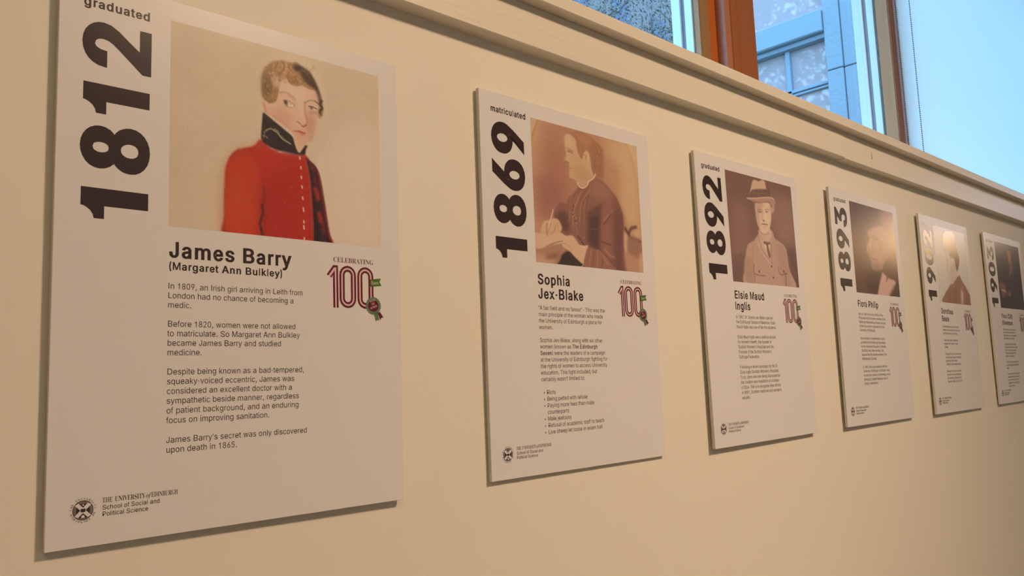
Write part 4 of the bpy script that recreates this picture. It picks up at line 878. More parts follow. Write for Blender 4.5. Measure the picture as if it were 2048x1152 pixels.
('S',86,67,58,0.516884,0.35,0.535515,1750,155,1755,165,1767,168,1780,162),
('S',191,153,140,1.6,1.2,0.8,1335,552,1387,534,1464,542,1529,581),
('S',212,173,159,2.6,2,0.6,1446,566,1517,595,1546,644),
('S',167,134,123,1.1,0.6,0.85,1375,642,1422,626,1481,642,1531,672),
('S',91,86,84,5.2,0.9,0.95,1410,660,1411,660),
('S',74,75,71,3.2,0.7,0.9,1405,650,1406,650),
('S',122,122,110,3.2,0.8,0.8,1422,691,1422,691),
('S',255,251,244,1.8,0.8,0.85,1445,682,1498,686),
('S',191,159,146,0.9,0.6,0.6,1422,715,1492,706,1530,683),
('S',136,111,110,1.3,0.9,0.75,1673,604,1747,561,1821,559,1870,576),
('S',76,67,71,1.6,0.6,0.95,1727,642,1777,639,1832,654),
('S',112,109,110,4,0.7,0.9,1765,657,1766,657),
('S',250,245,244,1.5,0.6,0.9,1797,662,1815,669),
('S',181,150,153,3.2,2.4,0.7,1758,713,1832,707),
('S',205,150,140,2,1.4,0.8,1670,607,1672,697,1686,784,1705,847,1693,890),
('S',248,226,212,2.2,1.6,0.7,1638,692,1645,781,1659,856),
('S',126,81,74,1.1,0.5,0.9,1565,875,1581,877,1610,895),
('S',126,72,71,1.4,0.6,0.95,1625,915,1649,919,1685,896),
('S',164,78,78,1.3,0.6,0.95,1521,999,1550,1002,1583,989,1622,1000,1672,1004),
('S',212,97,94,2.4,0.9,0.8,1586,1000,1634,1002,1664,1008),
('S',207,125,123,2,1.2,0.6,1610,1031,1648,1029),
('S',207,159,149,2.2,1.6,0.6,1792,977,1773,1026,1730,1078,1754,1080),
('P',54,45,50,0,0.6,1,1107,844,1091,968,1081,1110,1083,1179,1116,1223,1178,1255,1269,1278,1384,1285,1513,1291,1620,1289,1670,1274,1683,1204,1707,1159,1669,1156,1642,1194,1590,1263,1551,1221,1528,1148,1502,1078,1388,1004,1249,922,1170,872),
('S',241,234,225,1.3,0.7,0.6,1117,839,1213,881,1351,955,1476,1025,1509,1080,1543,1178),
('S',181,178,156,1.3,0.5,0.85,1145,1065,1201,1031,1241,1039),
('S',193,195,159,1.5,0.5,0.85,1241,1039,1295,1065,1336,1106,1373,1134,1469,1172),
('S',169,167,146,1,0.5,0.85,1258,1022,1304,1046,1321,1092),
('S',145,142,127,1,0.5,0.85,1111,1093,1145,1076),
('S',160,156,146,1.1,0.5,0.85,1105,1132,1139,1137,1165,1153),
('S',145,142,133,0.9,0.5,0.85,1128,1101,1116,1157),
('S',134,131,107,0.8,0.5,0.85,1350,1092,1408,1142),
('S',103,75,78,1,0.6,0.7,1269,1281,1466,1291,1608,1289),
('N',231,231,231,2.4,0.022,30),
('N',74,47,42,1.8,0.05,40)], 0.72, 0.72),
((110.0, 25.5, 387, 260.2), [('B',199,158,134),
('N',176,133,115,60,0.2,4),
('P',217,185,156,0,12,0.75,-17,-12,272,5,188,537,100,1157,31,1764,-119,1780),
('P',180,126,112,0,16,0.75,283,398,701,199,888,672,945,916,774,1290,227,1322),
('P',164,113,112,0,14,0.75,60,982,544,974,736,1320,504,1593,42,1584),
('P',192,150,131,0,10,0.5,305,23,1121,-6,1698,58,1501,54,766,313,308,270),
('P',224,199,162,0,16,0.85,1855,96,2752,-34,2748,1482,2275,1504,2203,872,2153,476),
('P',201,156,127,0,14,0.8,1789,427,2174,473,2245,866,2030,961,1803,768),
('P',222,200,175,0,3,0.8,-18,0,168,13,90,187,-10,449),
('S',208,169,112,5,1,0.85,203,-7,108,159,38,319,9,470),
('S',176,137,90,1.2,0.7,0.7,171,12,81,165,18,310),
('P',229,210,171,0,3,0.6,2489,-15,2794,-13,2778,655,2680,284,2565,109),
('S',206,177,127,2.4,1,0.8,2466,9,2577,217,2667,479,2730,704,2753,934),
('P',185,137,112,0,1.4,1,845,124,967,64,1119,22,1290,27,1461,61,1614,112,1730,158,1783,242,1783,401,1784,599,1769,733,1642,781,1507,748,1449,614,1436,405,1383,329,1284,365,1222,487,1159,466,1097,333,1067,235,1016,154,925,126),
('P',171,126,99,0,4,0.85,1493,160,1707,189,1781,269,1756,722,1624,768,1510,706,1469,478),
('P',201,153,124,0,4,0.6,1116,59,1383,62,1493,160,1408,253,1219,208),
('P',216,188,156,0,1,1,812,166,844,127,926,109,1026,142,1088,193,1094,320,1160,453,1229,496,1284,376,1348,339,1404,358,1436,457,1457,636,1507,748,1412,832,1304,945,1207,971,1114,946,1088,896,1041,878,967,865,883,852,879,752,868,703,893,659,870,625,788,590,767,572,821,481,809,382,796,283),
('P',226,204,175,0,4,0.6,827,163,961,139,1027,268,986,326,837,339),
('P',201,164,134,0,6,0.7,961,686,1230,594,1412,721,1364,857,1168,936,1059,875),
('P',208,169,137,0,5,0.5,1092,410,1197,522,1152,631,1009,526),
('S',173,134,109,1.4,0.9,0.85,840,361,909,362,1004,392),
('S',157,121,99,1.8,0.9,0.9,869,412,933,418,988,428),
('S',152,110,93,2,0.9,0.9,788,587,820,597,878,606),
('S',166,121,102,1.6,0.8,0.85,872,695,909,697,938,695),
('S',199,156,134,2,1.2,0.6,885,723,893,760),
('S',229,204,175,2,0.9,0.9,1295,377,1336,344,1385,356,1389,413,1363,477),
('S',176,137,112,2.4,1,0.8,1305,401,1329,436,1319,476),
('S',208,172,140,2.2,0.7,0.8,1665,229,1666,229),
('S',208,172,140,2.2,0.7,0.8,1685,278,1686,278),
('S',208,172,140,2.2,0.7,0.8,1634,373,1635,372),
('S',208,172,140,2.2,0.7,0.8,1687,401,1688,401),
('S',208,172,140,2.2,0.7,0.8,1636,477,1637,477),
('S',113,83,74,1.6,0.5,0.85,907,401,908,401),
('S',141,107,90,0.8,0.4,0.85,856,397,908,385,980,404),
('S',187,145,121,0.9,0.6,0.7,819,507,802,547,786,567),
('S',206,158,131,0.887011,0.5,0.45,1169,248,1198,320,1183,426),
('S',206,158,131,0.600536,0.5,0.45,1562,153,1577,229,1573,335),
('S',148,107,87,0.605356,0.5,0.45,1199,225,1263,292,1228,401),
('S',162,118,93,0.726251,0.5,0.45,1638,35,1707,102,1659,216),
('S',148,107,87,0.82962,0.5,0.45,1179,169,1221,239,1249,337),
('S',162,118,93,0.665039,0.5,0.45,1129,202,1173,271,1158,377),
('S',148,107,87,0.54441,0.5,0.45,1442,137,1460,212,1496,310),
('S',206,158,131,0.621537,0.5,0.45,1166,101,1210,170,1205,275),
('S',148,107,87,0.837452,0.5,0.45,1592,187,1613,263,1653,361),
('S',162,118,93,0.851526,0.5,0.45,1259,126,1291,198,1309,299),
('S',148,107,87,0.586561,0.5,0.45,1398,116,1427,189,1477,285),
('S',206,158,131,0.897531,0.5,0.45,1231,93,1281,161,1260,269),
('S',162,118,93,0.555523,0.5,0.45,1409,116,1452,187,1463,290),
('S',162,118,93,0.558023,0.5,0.45,1365,157,1395,230,1400,333),
('S',148,107,87,0.595917,0.5,0.45,1413,208,1437,282,1454,384),
('S',148,107,87,0.54313,0.5,0.45,1254,129,1283,202,1276,307),
('S',148,107,87,0.783696,0.5,0.45,1632,52,1651,128,1700,226),
('S',162,118,93,0.541182,0.5,0.45,1515,45,1566,115,1585,217),
('S',148,107,87,0.653651,0.5,0.45,1452,45,1503,115,1510,219),
('S',206,158,131,0.852991,0.5,0.45,1259,146,1290,218,1274,325),
('S',206,158,131,0.525086,0.5,0.45,1295,247,1326,319,1299,427),
('S',148,107,87,0.662646,0.5,0.45,1657,145,1699,217,1650,331),
('S',148,107,87,0.615992,0.5,0.45,1345,227,1365,302,1382,403),
('S',206,158,131,0.65211,0.5,0.45,1649,176,1673,251,1659,358),
('S',148,107,87,0.89489,0.5,0.45,1471,50,1517,121,1500,229),
('S',206,158,131,0.515662,0.5,0.45,1263,171,1328,237,1345,338),
('S',150,110,87,0.867492,0.5,0.45,1519,527,1530,591,1509,659),
('S',150,110,87,0.555791,0.5,0.45,1564,577,1575,640,1554,709),
('S',189,145,118,0.622564,0.5,0.45,1490,635,1501,698,1481,766),
('S',189,145,118,0.613655,0.5,0.45,1623,563,1634,627,1613,695),
('S',189,145,118,0.661581,0.5,0.45,1688,353,1699,417,1678,486),
('S',150,110,87,0.682859,0.5,0.45,1684,295,1695,359,1674,429),
('S',189,145,118,0.899006,0.5,0.45,1728,536,1739,600,1717,669),
('S',150,110,87,0.787739,0.5,0.45,1532,346,1543,410,1522,478),
('S',150,110,87,0.820764,0.5,0.45,1556,451,1567,514,1546,583),
('S',189,145,118,0.75109,0.5,0.45,1619,380,1630,443,1609,512),
('S',150,110,87,0.582663,0.5,0.45,1668,462,1679,526,1658,595),
('S',189,145,118,0.755636,0.5,0.45,1493,502,1504,566,1483,634),
('S',189,145,118,0.742153,0.5,0.45,1604,593,1615,657,1594,726),
('S',189,145,118,0.61769,0.5,0.45,1509,394,1520,458,1500,526),
('S',189,145,118,0.762027,0.5,0.45,1577,561,1587,625,1567,693),
('S',150,110,87,0.694994,0.5,0.45,1678,528,1689,593,1668,661),
('P',152,111,102,0,1,1,1082,973,1126,993,1219,1005,1340,925,1405,825,1506,772,1643,775,1837,842,2010,964,2129,1063,2216,1220,2267,1361,2269,1532,2242,1800,2241,2038,2280,2391,1712,2426,1119,2401,1122,2252,1223,2006,1074,1989,971,1881,882,1837,735,1863,578,1822,633,1738,590,1633,469,1597,460,1513,535,1394,629,1308,772,1310,815,1223,930,1140,1048,1041),
('P',173,134,115,0,8,0.75,1403,851,1641,791,1874,877,2025,1029,1814,1135,1499,1123,1391,1008),
('P',166,121,109,0,6,0.7,1087,1011,1239,1003,1139,1333,1004,1663,838,1680,782,1438,850,1231),
('P',90,70,68,0,5,0.9,1322,1426,1517,1391,1676,1243,1639,1597,1585,2039,1356,1995,1250,1890,1288,1634),
('P',104,78,77,0,4,0.85,619,1457,779,1476,815,1757,634,1775,590,1633,471,1572),
('P',109,86,80,0,3,0.85,1325,1388,1689,1202,1734,1132,1661,1310,1399,1418),
('P',162,115,107,0,4,0.85,1795,1124,1693,1280,1661,1465,1634,1662,1617,1883,1666,2058,1895,2130,1982,1562,2014,1162),
('P',115,80,80,0,7,0.8,2024,1293,2211,1272,2269,1532,2220,2066,2245,2354,1956,2372,1960,1826),
('P',132,94,90,0,6,0.6,2029,975,2195,1220,2242,1401,2036,1398),
('S',201,164,143,1.3,0.8,0.75,1176,1037,1095,1162,991,1326,923,1509,908,1673),
('S',118,88,82,1.2,0.8,0.75,1044,1092,925,1209,836,1332,803,1659),
('S',194,156,134,1.3,0.8,0.75,1402,993,1227,1157,1143,1282,1084,1592),
('S',122,91,83,1.1,0.8,0.75,1315,1005,1150,1180,1054,1356,1004,1663),
('S',187,148,127,1.1,0.8,0.75,928,1171,853,1305,825,1607),
('S',118,88,83,1,0.8,0.75,1186,1201,1146,1371,1132,1574),
('S',183,142,124,1,0.8,0.75,1262,1204,1211,1388,1196,1593),
('S',113,86,80,1.2,0.8,0.75,1347,1091,1272,1330,1253,1587),
('S',74,56,58,2.6,0.5,0.9,944,1338,945,1338),
('S',74,56,58,2.6,0.5,0.9,926,1409,927,1409),
('S',74,56,58,2.6,0.5,0.9,915,1485,916,1485),
('S',74,56,58,2.6,0.5,0.9,940,1527,941,1527),
('S',74,56,58,2.6,0.5,0.9,958,1580,959,1580),
('S',229,207,197,1.8,0.5,0.7,931,1518,932,1518),
('S',229,207,197,1.8,0.5,0.7,995,1534,996,1534),
('S',229,207,197,1.8,0.5,0.7,1007,1625,1008,1625),
('S',229,207,197,1.8,0.5,0.7,1098,1910,1099,1910),
('S',229,207,197,1.8,0.5,0.7,1178,1847,1179,1847),
('S',187,156,140,1.2,0.8,0.7,986,1665,1014,1787,1099,1904),
('S',62,51,52,2.6,1.2,0.8,1029,1836,1169,1973,1262,1990),
('S',146,113,102,1.6,1,0.6,1351,1678,1418,1678,1555,1670),
('S',99,72,71,2.2,1.4,0.8,1917,1358,1827,1473,1700,1565),
('S',187,145,134,1.8,1.4,0.6,1962,1301,1832,1407,1726,1497),
('S',92,70,68,2.6,1.2,0.8,1637,1876,1754,1896,1873,1912),
('S',196,156,146,2.6,1.6,0.6,1706,2003,1838,2096,1966,2125),
('P',162,117,107,0,1.2,1,1261,2003,1546,2036,1641,2073,1827,2226,1976,2384,1118,2414,1140,2263,1195,2134),
('S',199,153,143,1.6,1,0.7,1353,2046,1303,2201,1273,2354),
('S',113,83,82,1.6,1,0.7,1430,2039,1399,2194,1368,2347),
('S',199,153,143,1.6,1,0.7,1517,2032,1506,2186,1475,2340),
('S',113,83,82,1.6,1,0.7,1606,2025,1633,2176,1602,2331),
('S',196,153,140,1.6,0.9,0.7,1564,2054,1696,2133,1786,2242,1727,2233,1618,2113),
('S',106,78,77,1.6,0.9,0.7,1680,2083,1832,2174,1924,2271),
('P',185,145,127,0,1.2,1,-23,2113,265,2088,621,1972,791,2112,569,2220,470,2396,-25,2430),
('P',213,180,156,0,5,0.8,-12,2218,256,2244,457,2337,383,2402,-25,2430),
('P',139,99,96,0,3,0.8,204,2248,362,2188,573,2171,463,2240,253,2280),
('P',72,59,60,0,1.4,1,617,2167,791,2104,948,2203,1125,2314,1101,2390,459,2433,549,2270),
('P',224,197,175,0,1,1,-18,1894,142,1872,454,1830,596,1813,735,1863,881,1850,656,1981,406,2034,266,2078,-7,2123),
('S',129,96,90,1.6,0.7,0.85,249,2080,443,2006,640,1952),
('P',222,191,165,0,1,1,129,1861,178,1725,226,1667,310,1646,380,1619,437,1600,539,1604,596,1657,631,1739,585,1814,454,1832,375,1871,297,1908,269,1860),
('S',171,137,118,1.5,0.8,0.85,380,1687,322,1782,282,1863),
('S',176,142,124,1.6,0.9,0.8,483,1705,460,1793,369,1865),
('S',150,115,102,1.8,0.9,0.8,289,1701,265,1812,277,1895),
('S',187,150,131,1.2,1,0.6,534,1675,546,1760),
('S',238,210,187,2.2,0.6,0.95,443,1458,413,1542,357,1658,316,1771),
('P',225,196,168,0,1,1,628,1998,734,1878,808,1852,890,1849,951,1895,1056,1985,1266,1980,1223,2056,1155,2212,1112,2290,948,2203,798,2106,658,2054),
('S',176,140,118,1.2,0.9,0.6,655,1993,779,2019,865,2086),
('S',243,218,197,1.6,0.7,0.8,1065,1992,1147,2013,1262,1980),
('S',233,207,184,1.4,0.7,0.8,1082,2342,1125,2314,1120,2252),
('S',240,218,197,2.6,0.6,0.95,1079,918,1109,969,1164,994,1240,985,1320,934,1368,856,1444,814,1514,765,1554,702),
('S',187,145,134,1.2,0.7,0.6,1107,944,1157,973,1241,964,1313,915),
('S',127,91,87,1.8,1,0.7,1105,1021,1218,1018,1358,935),
('P',215,185,162,0,1.6,1,2272,1664,2352,1710,2335,1991,2261,1970),
('S',115,86,83,7,1.6,0.95,2311,1581,2389,1653,2482,1563,2614,1523),
('S',115,86,83,6,1.6,0.9,2389,1653,2446,1728,2721,1783),
('P',164,126,115,0,3,0.9,2358,1763,2532,1720,2742,1795,2724,2107,2566,2066,2360,1989),
('P',215,188,162,0,2,0.85,2543,1598,2697,1569,2750,1699,2600,1686),
('P',196,158,140,0,3,0.9,2252,2024,2501,2071,2638,2221,2605,2357,2307,2363),
('P',220,193,159,0,3,0.7,2677,2030,2787,2021,2778,2360,2670,2353),
('N',231,231,231,2.4,0.022,31),
('N',72,45,39,1.8,0.05,41)], 1.1, 0.8),
((111.1, 23.6, 394, 258.9), [('B',139,110,105),
('N',116,91,89,50,0.2,7),
('P',163,132,125,0,16,0.6,165,848,768,638,821,1339,574,1918,4,1956),
('P',170,140,131,0,16,0.7,1741,434,2835,331,2876,1154,2285,1386,1770,960),
('P',113,85,89,0,7,0.8,2143,1516,2862,1581,2907,2363,2533,2380,2368,1944),
('P',120,96,96,0,7,0.6,12,1902,555,1697,443,2092,559,2360,-8,2389),
('P',200,172,162,0,1.2,1,1107,1313,972,1411,694,1541,574,1779,484,2062,561,2415,2590,2407,2429,1940,2342,1470,1944,1302,1754,1123,1643,1381,1362,1377,1205,1247),
('P',179,151,141,0,4,0.6,591,1805,796,1847,825,2347,559,2360,489,2061),
('P',182,154,144,0,6,0.6,1925,1416,2325,1502,2424,1970,2483,2323,2120,2341),
('P',222,198,183,0,3,0.5,1184,1278,1362,1377,1647,1874,1310,1696,1124,1483),
('S',132,104,102,1.6,0.8,0.85,1162,1308,1273,1585,1664,1878),
('S',226,206,192,1.4,0.8,0.6,1111,1427,1261,1657,1616,1890),
('S',132,107,102,1.6,0.8,0.7,1720,1433,1671,1698,1667,1858),
('S',144,115,109,1.8,1,0.5,895,1558,852,1899,888,2288),
('P',238,220,205,0,1.5,0.9,1348,1392,1585,1386,1614,1558,1466,1598),
('P',134,110,105,0,1,1,1392,1397,1600,1368,1662,1438,1571,1474,1630,1701,1571,1752,1493,1602,1480,1476,1372,1451),
('S',210,184,170,1.2,0.7,0.6,1568,1489,1595,1675),
('S',118,91,89,1.8,0.9,0.85,878,1939,861,2122,1016,2163,1334,2168),
('S',118,91,89,1.8,0.9,0.85,1918,1943,1997,2096,2299,2061),
('S',94,74,76,5.2,1,0.95,1637,1938,1640,1938),
('S',94,74,76,5.2,1,0.95,1670,2184,1673,2184),
('S',94,74,76,5.2,1,0.95,1083,2086,1085,2086),
('S',94,74,76,5.2,1,0.95,2157,2022,2160,2022),
('S',217,190,180,0.8,0.5,0.4,832,2267,875,2337),
('S',217,190,180,0.8,0.5,0.4,1662,1847,1708,1919),
('S',217,190,180,0.8,0.5,0.4,1128,2094,1171,2165),
('S',179,151,141,0.8,0.5,0.4,1720,1977,1765,2050),
('S',179,151,141,0.8,0.5,0.4,881,1949,924,2019),
('S',217,190,180,0.8,0.5,0.4,1463,1903,1507,1974),
('S',179,151,141,0.8,0.5,0.4,1990,1558,2036,1631),
('S',179,151,141,0.8,0.5,0.4,1409,1656,1454,1728),
('S',179,151,141,0.8,0.5,0.4,930,1727,973,1798),
('S',179,151,141,0.8,0.5,0.4,1672,1831,1717,1903),
('S',179,151,141,0.8,0.5,0.4,1206,2030,1250,2101),
('S',179,151,141,0.8,0.5,0.4,1580,2197,1625,2269),
('S',217,190,180,0.8,0.5,0.4,1636,1960,1681,2032),
('S',179,151,141,0.8,0.5,0.4,1320,1791,1365,1863),
('S',217,190,180,0.8,0.5,0.4,1193,1998,1237,2069),
('S',217,190,180,0.8,0.5,0.4,1823,2049,1869,2122),
('S',217,190,180,0.8,0.5,0.4,1504,1568,1549,1640),
('S',179,151,141,0.8,0.5,0.4,779,1634,822,1703),
('S',217,190,180,0.8,0.5,0.4,806,1930,849,2000),
('S',217,190,180,0.8,0.5,0.4,2039,1855,2086,1928),
('S',217,190,180,0.8,0.5,0.4,1488,1585,1532,1656),
('S',179,151,141,0.8,0.5,0.4,1918,1965,1964,2038),
('S',179,151,141,0.8,0.5,0.4,635,2225,677,2294),
('S',179,151,141,0.8,0.5,0.4,2125,2010,2172,2083),
('S',179,151,141,0.8,0.5,0.4,806,1870,849,1940),
('S',179,151,141,0.8,0.5,0.4,911,1880,954,1951),
('S',217,190,180,0.8,0.5,0.4,1312,1788,1356,1859),
('S',179,151,141,0.8,0.5,0.4,1202,2117,1246,2188),
('S',179,151,141,0.8,0.5,0.4,2006,2012,2052,2085),
('S',179,151,141,0.8,0.5,0.4,798,2226,840,2296),
('S',101,77,80,2.4,1,0.9,2241,2055,2213,2351),
('S',125,99,96,2,1,0.7,879,2177,869,2345),
('P',219,194,178,0,1.4,1,1208,1161,1692,1085,1744,1256,1630,1388,1426,1394,1263,1299),
('P',233,212,196,0,1.2,1,1181,560,1731,494,1805,603,1801,840,1708,1055,1574,1178,1410,1217,1246,1129,1155,937),
('P',191,160,147,0,4,0.7,1159,562,1494,551,1319,775,1175,1021,1150,794),
('P',210,184,167,0,1.8,0.9,1752,580,1957,532,1961,645,1852,740,1772,666),
('S',167,135,125,2.4,1.2,0.8,1226,762,1352,742,1417,753),
('S',167,135,125,2.4,1.2,0.8,1568,724,1684,711),
('S',132,107,102,3.2,0.9,0.8,1332,762,1335,762),
('S',132,107,102,3.2,0.9,0.8,1612,734,1615,734),
('S',203,173,157,2,1.4,0.6,1472,758,1442,878),
('S',134,107,102,1.5,0.8,0.8,1222,722,1315,695,1425,705),
('S',134,107,102,1.5,0.8,0.8,1551,691,1648,657,1737,670),
('S',80,66,67,2.6,0.5,0.95,1338,759,1341,758),
('S',80,66,67,2.6,0.5,0.95,1618,730,1621,730),
('S',156,126,118,1.6,0.9,0.75,1434,719,1392,840,1401,926,1500,936),
('P',205,179,163,0,2.5,0.7,1167,792,1249,898,1300,1066,1235,1130,1168,993),
('P',245,226,212,0,3,0.6,1495,756,1624,800,1663,913,1531,956),
('S',127,102,96,1.2,0.5,0.8,1352,1020,1475,1019,1613,1005),
('S',116,91,86,4.4,0.9,0.9,1449,941,1451,941),
('S',144,113,105,2.2,0.9,0.9,1362,1025,1488,1012,1601,1013),
('S',200,168,157,2.4,1.6,0.5,1410,1078,1546,1070),
('S',167,135,125,2.2,1.6,0.6,1208,1161,1381,1254,1614,1209),
('P',217,191,173,0,1,1,999,467,1067,170,1171,63,1282,59,1381,69,1524,14,1635,34,1680,176,1726,388),
('P',130,104,99,0,1.2,1,1046,303,1548,217,1720,215,1726,388,1007,483),
('S',158,129,118,1.2,0.8,0.7,1144,304,1132,450),
('S',167,137,128,1.2,0.8,0.7,1316,268,1301,429),
('S',165,137,128,1.2,0.8,0.6,1050,380,1705,302),
('S',99,80,80,3,1.2,0.8,1767,135,1806,248,1800,355),
('P',191,160,147,0,1.2,1,799,509,1062,482,1750,379,1993,385,2057,455,1989,546,1873,613,1763,514,1500,516,1159,562,944,542),
('S',238,215,199,1.8,0.8,0.8,809,513,1174,468,1750,379,1993,385),
('S',116,93,89,2.4,1.4,0.7,943,548,1270,555,1731,494,1858,568),
('S',109,85,86,2.8,1.4,0.8,1861,1245,1941,1320),
('N',231,231,231,2.4,0.022,32),
('N',73,47,41,1.8,0.05,42)], 1.6, 1),
((112.7, 21.7, 393.3, 258.0), [('B',112,86,78),
('N',131,103,91,55,0.25,9),
('P',157,122,118,0,8,0.8,1995,-46,2919,-10,2884,469,2298,500,1854,287),
('P',141,109,101,0,12,0.7,2291,530,2945,522,2923,1585,2464,1674,2148,1179),
('P',103,81,72,0,14,0.6,52,162,1834,60,1958,449,1175,616,773,1292,93,2151,13,1623),
('P',181,148,134,0,3,0.95,986,733,1244,603,1809,493,2204,538,2326,758,2207,1231,1885,1485,1693,1668,1336,1748,1084,1682,1072,1489,858,1257,887,1117,1098,987,1066,823),
('P',203,173,157,0,5,0.8,1036,714,1453,564,2010,530,2049,670,1418,732,1121,873),
('P',205,175,160,0,3,0.8,907,1115,1121,873,1209,1089,1106,1265),
('P',200,167,154,0,6,0.5,1173,1259,1583,1225,1743,1439,1485,1683,1157,1649),
('S',112,89,81,5,2.4,0.8,1318,888,1528,851,1658,879),
('S',112,89,81,3,2,0.7,1165,981,1197,1145,1247,1225),
('S',119,92,88,3,1.6,0.85,1079,1392,1271,1424,1442,1411),
('S',122,97,91,3.4,2.4,0.6,1413,1071,1583,1225,1524,1343),
('S',103,81,78,3.2,1.6,0.8,1264,826,1440,786,1673,809),
('S',76,61,62,4.4,1,0.85,1496,871,1500,871),
('S',112,89,85,2.6,1.4,0.75,1084,988,1007,1106,1098,1237,1207,1256),
('P',219,189,177,0,2,0.7,1121,873,1179,979,1108,1125,1034,1104),
('P',136,109,101,0,5,0.55,1670,821,1927,911,1863,1202,1665,1162),
('P',143,117,111,0,5,0.6,1120,1513,1528,1483,1630,1645,1146,1706),
('P',150,120,111,0,6,0.6,1952,794,2348,756,2266,1284,1967,1365),
('P',86,67,62,0,9,0.75,1012,1715,1687,1697,1688,2006,1352,2303,704,2253,637,1958),
('P',224,192,187,0,2.5,0.95,1744,1750,2065,1871,2596,1983,2014,2413,1322,2443,1378,2247,1515,2016,1649,1868),
('P',126,97,91,0,2,0.8,2000,1847,2100,1869,1891,2023),
('P',98,75,72,0,4,0.8,2596,1983,2901,1995,2955,2400,2008,2441),
('N',231,231,231,2.4,0.022,33),
('N',74,47,42,1.8,0.05,43)], 2, 1.2),
((111.6, 23.7, 391, 259.1), [('B',226,225,224),
('P',226,217,211,0,2,1,870,539,1168,575,1872,963,1832,1415,1276,1766,1059,1747,1140,1429,924,1443,825,1169),
('P',214,200,191,0,4,0.7,1149,1271,1591,985,1739,1421,1294,1702,1131,1649),
('P',106,82,72,0,2,1,731,379,807,230,1055,91,1409,36,1762,70,1893,252,1921,540,2100,881,1966,1149,1772,1307,1683,1138,1609,920,1277,882,1181,685,1005,590,807,670,753,549),
('S',171,138,119,3,2,0.7,1068,299,1296,436,1415,649),
('S',135,110,99,3,1.4,0.8,836,661,852,760),
('S',135,110,99,2.4,2,0.5,969,1033,951,1285),
('P',166,127,112,0,1.6,1,1086,1746,1285,1734,1903,1427,2154,1588,2568,1856,2898,2361,315,2385,483,2087,792,1911),
('P',195,158,142,0,4,0.7,1868,1924,2191,1779,2169,2326,1838,2339),
('P',238,225,218,0,2,0.7,2019,1884,2114,2040,2017,2300,1923,2304),
('S',128,96,85,2.6,2,0.6,1469,1724,1339,2328),
('S',133,99,89,2.6,2,0.6,951,1971,853,2317),
('S',133,99,89,2.6,2,0.6,2401,2026,2603,2308),
('S',255,255,241,4,1,0.8,1331,1826,1335,1826)], 2.4, 1.4),
((112.0, 23.4, 391.8, 259.2), [('B',69,60,77),
('N',84,71,78,45,0.25,5),
('P',156,107,100,0,6,0.9,1373,221,1668,169,1838,389,1777,613,1885,810,1713,999,1468,1150,1291,1160,1393,965,1522,794,1411,611,1328,401),
('P',185,125,110,0,5,0.7,1438,283,1661,266,1689,564,1471,689),
('P',149,110,110,0,6,0.9,103,1492,363,1452,608,1465,767,1616,862,1758,581,1916,314,1966,273,1719,91,1650),
('S',249,234,242,3,2,0.8,273,1719,602,1730,712,1778),
('P',154,110,110,0,6,0.9,966,1780,1193,1742,1393,1787,1318,1879,1010,1897),
('S',107,92,93,4,4,0.7,1367,1936,1460,2093,1536,2252)], 2.8, 1.5)]

# ------------------------------------------------------------------ poster boards
BW, BH, BT = 0.4214, 0.5885, .0068
def rounded(cx, cy, hw, hh, n=10):
    """stadium outline"""
    out = []
    for k in range(n+1): a = math.pi+math.pi*k/n; out.append((cx+hw*math.cos(a), cy-hh+hw+hw*math.sin(a)))
    for k in range(n+1): a = math.pi*k/n; out.append((cx+hw*math.cos(a), cy+hh-hw+hw*math.sin(a)))
    return out
def ring(ink, cx, cy, hw, hh, w):
    a = rounded(cx, cy, hw, hh); b = rounded(cx, cy, hw-w, hh-w); n = len(a); k = len(ink.v)
    ink.v += a+b
    for i in range(n):
        j = (i+1) % n
        ink.f += [(k+i, k+n+i, k+n+j), (k+i, k+n+j, k+j)]
def disc(cx, cy, r, n=40, wav=0, nw=0): return [(cx+(r+wav*math.cos(nw*t))*math.cos(t), cy+(r+wav*math.cos(nw*t))*math.sin(t)) for t in [2*math.pi*i/n for i in range(n)]]
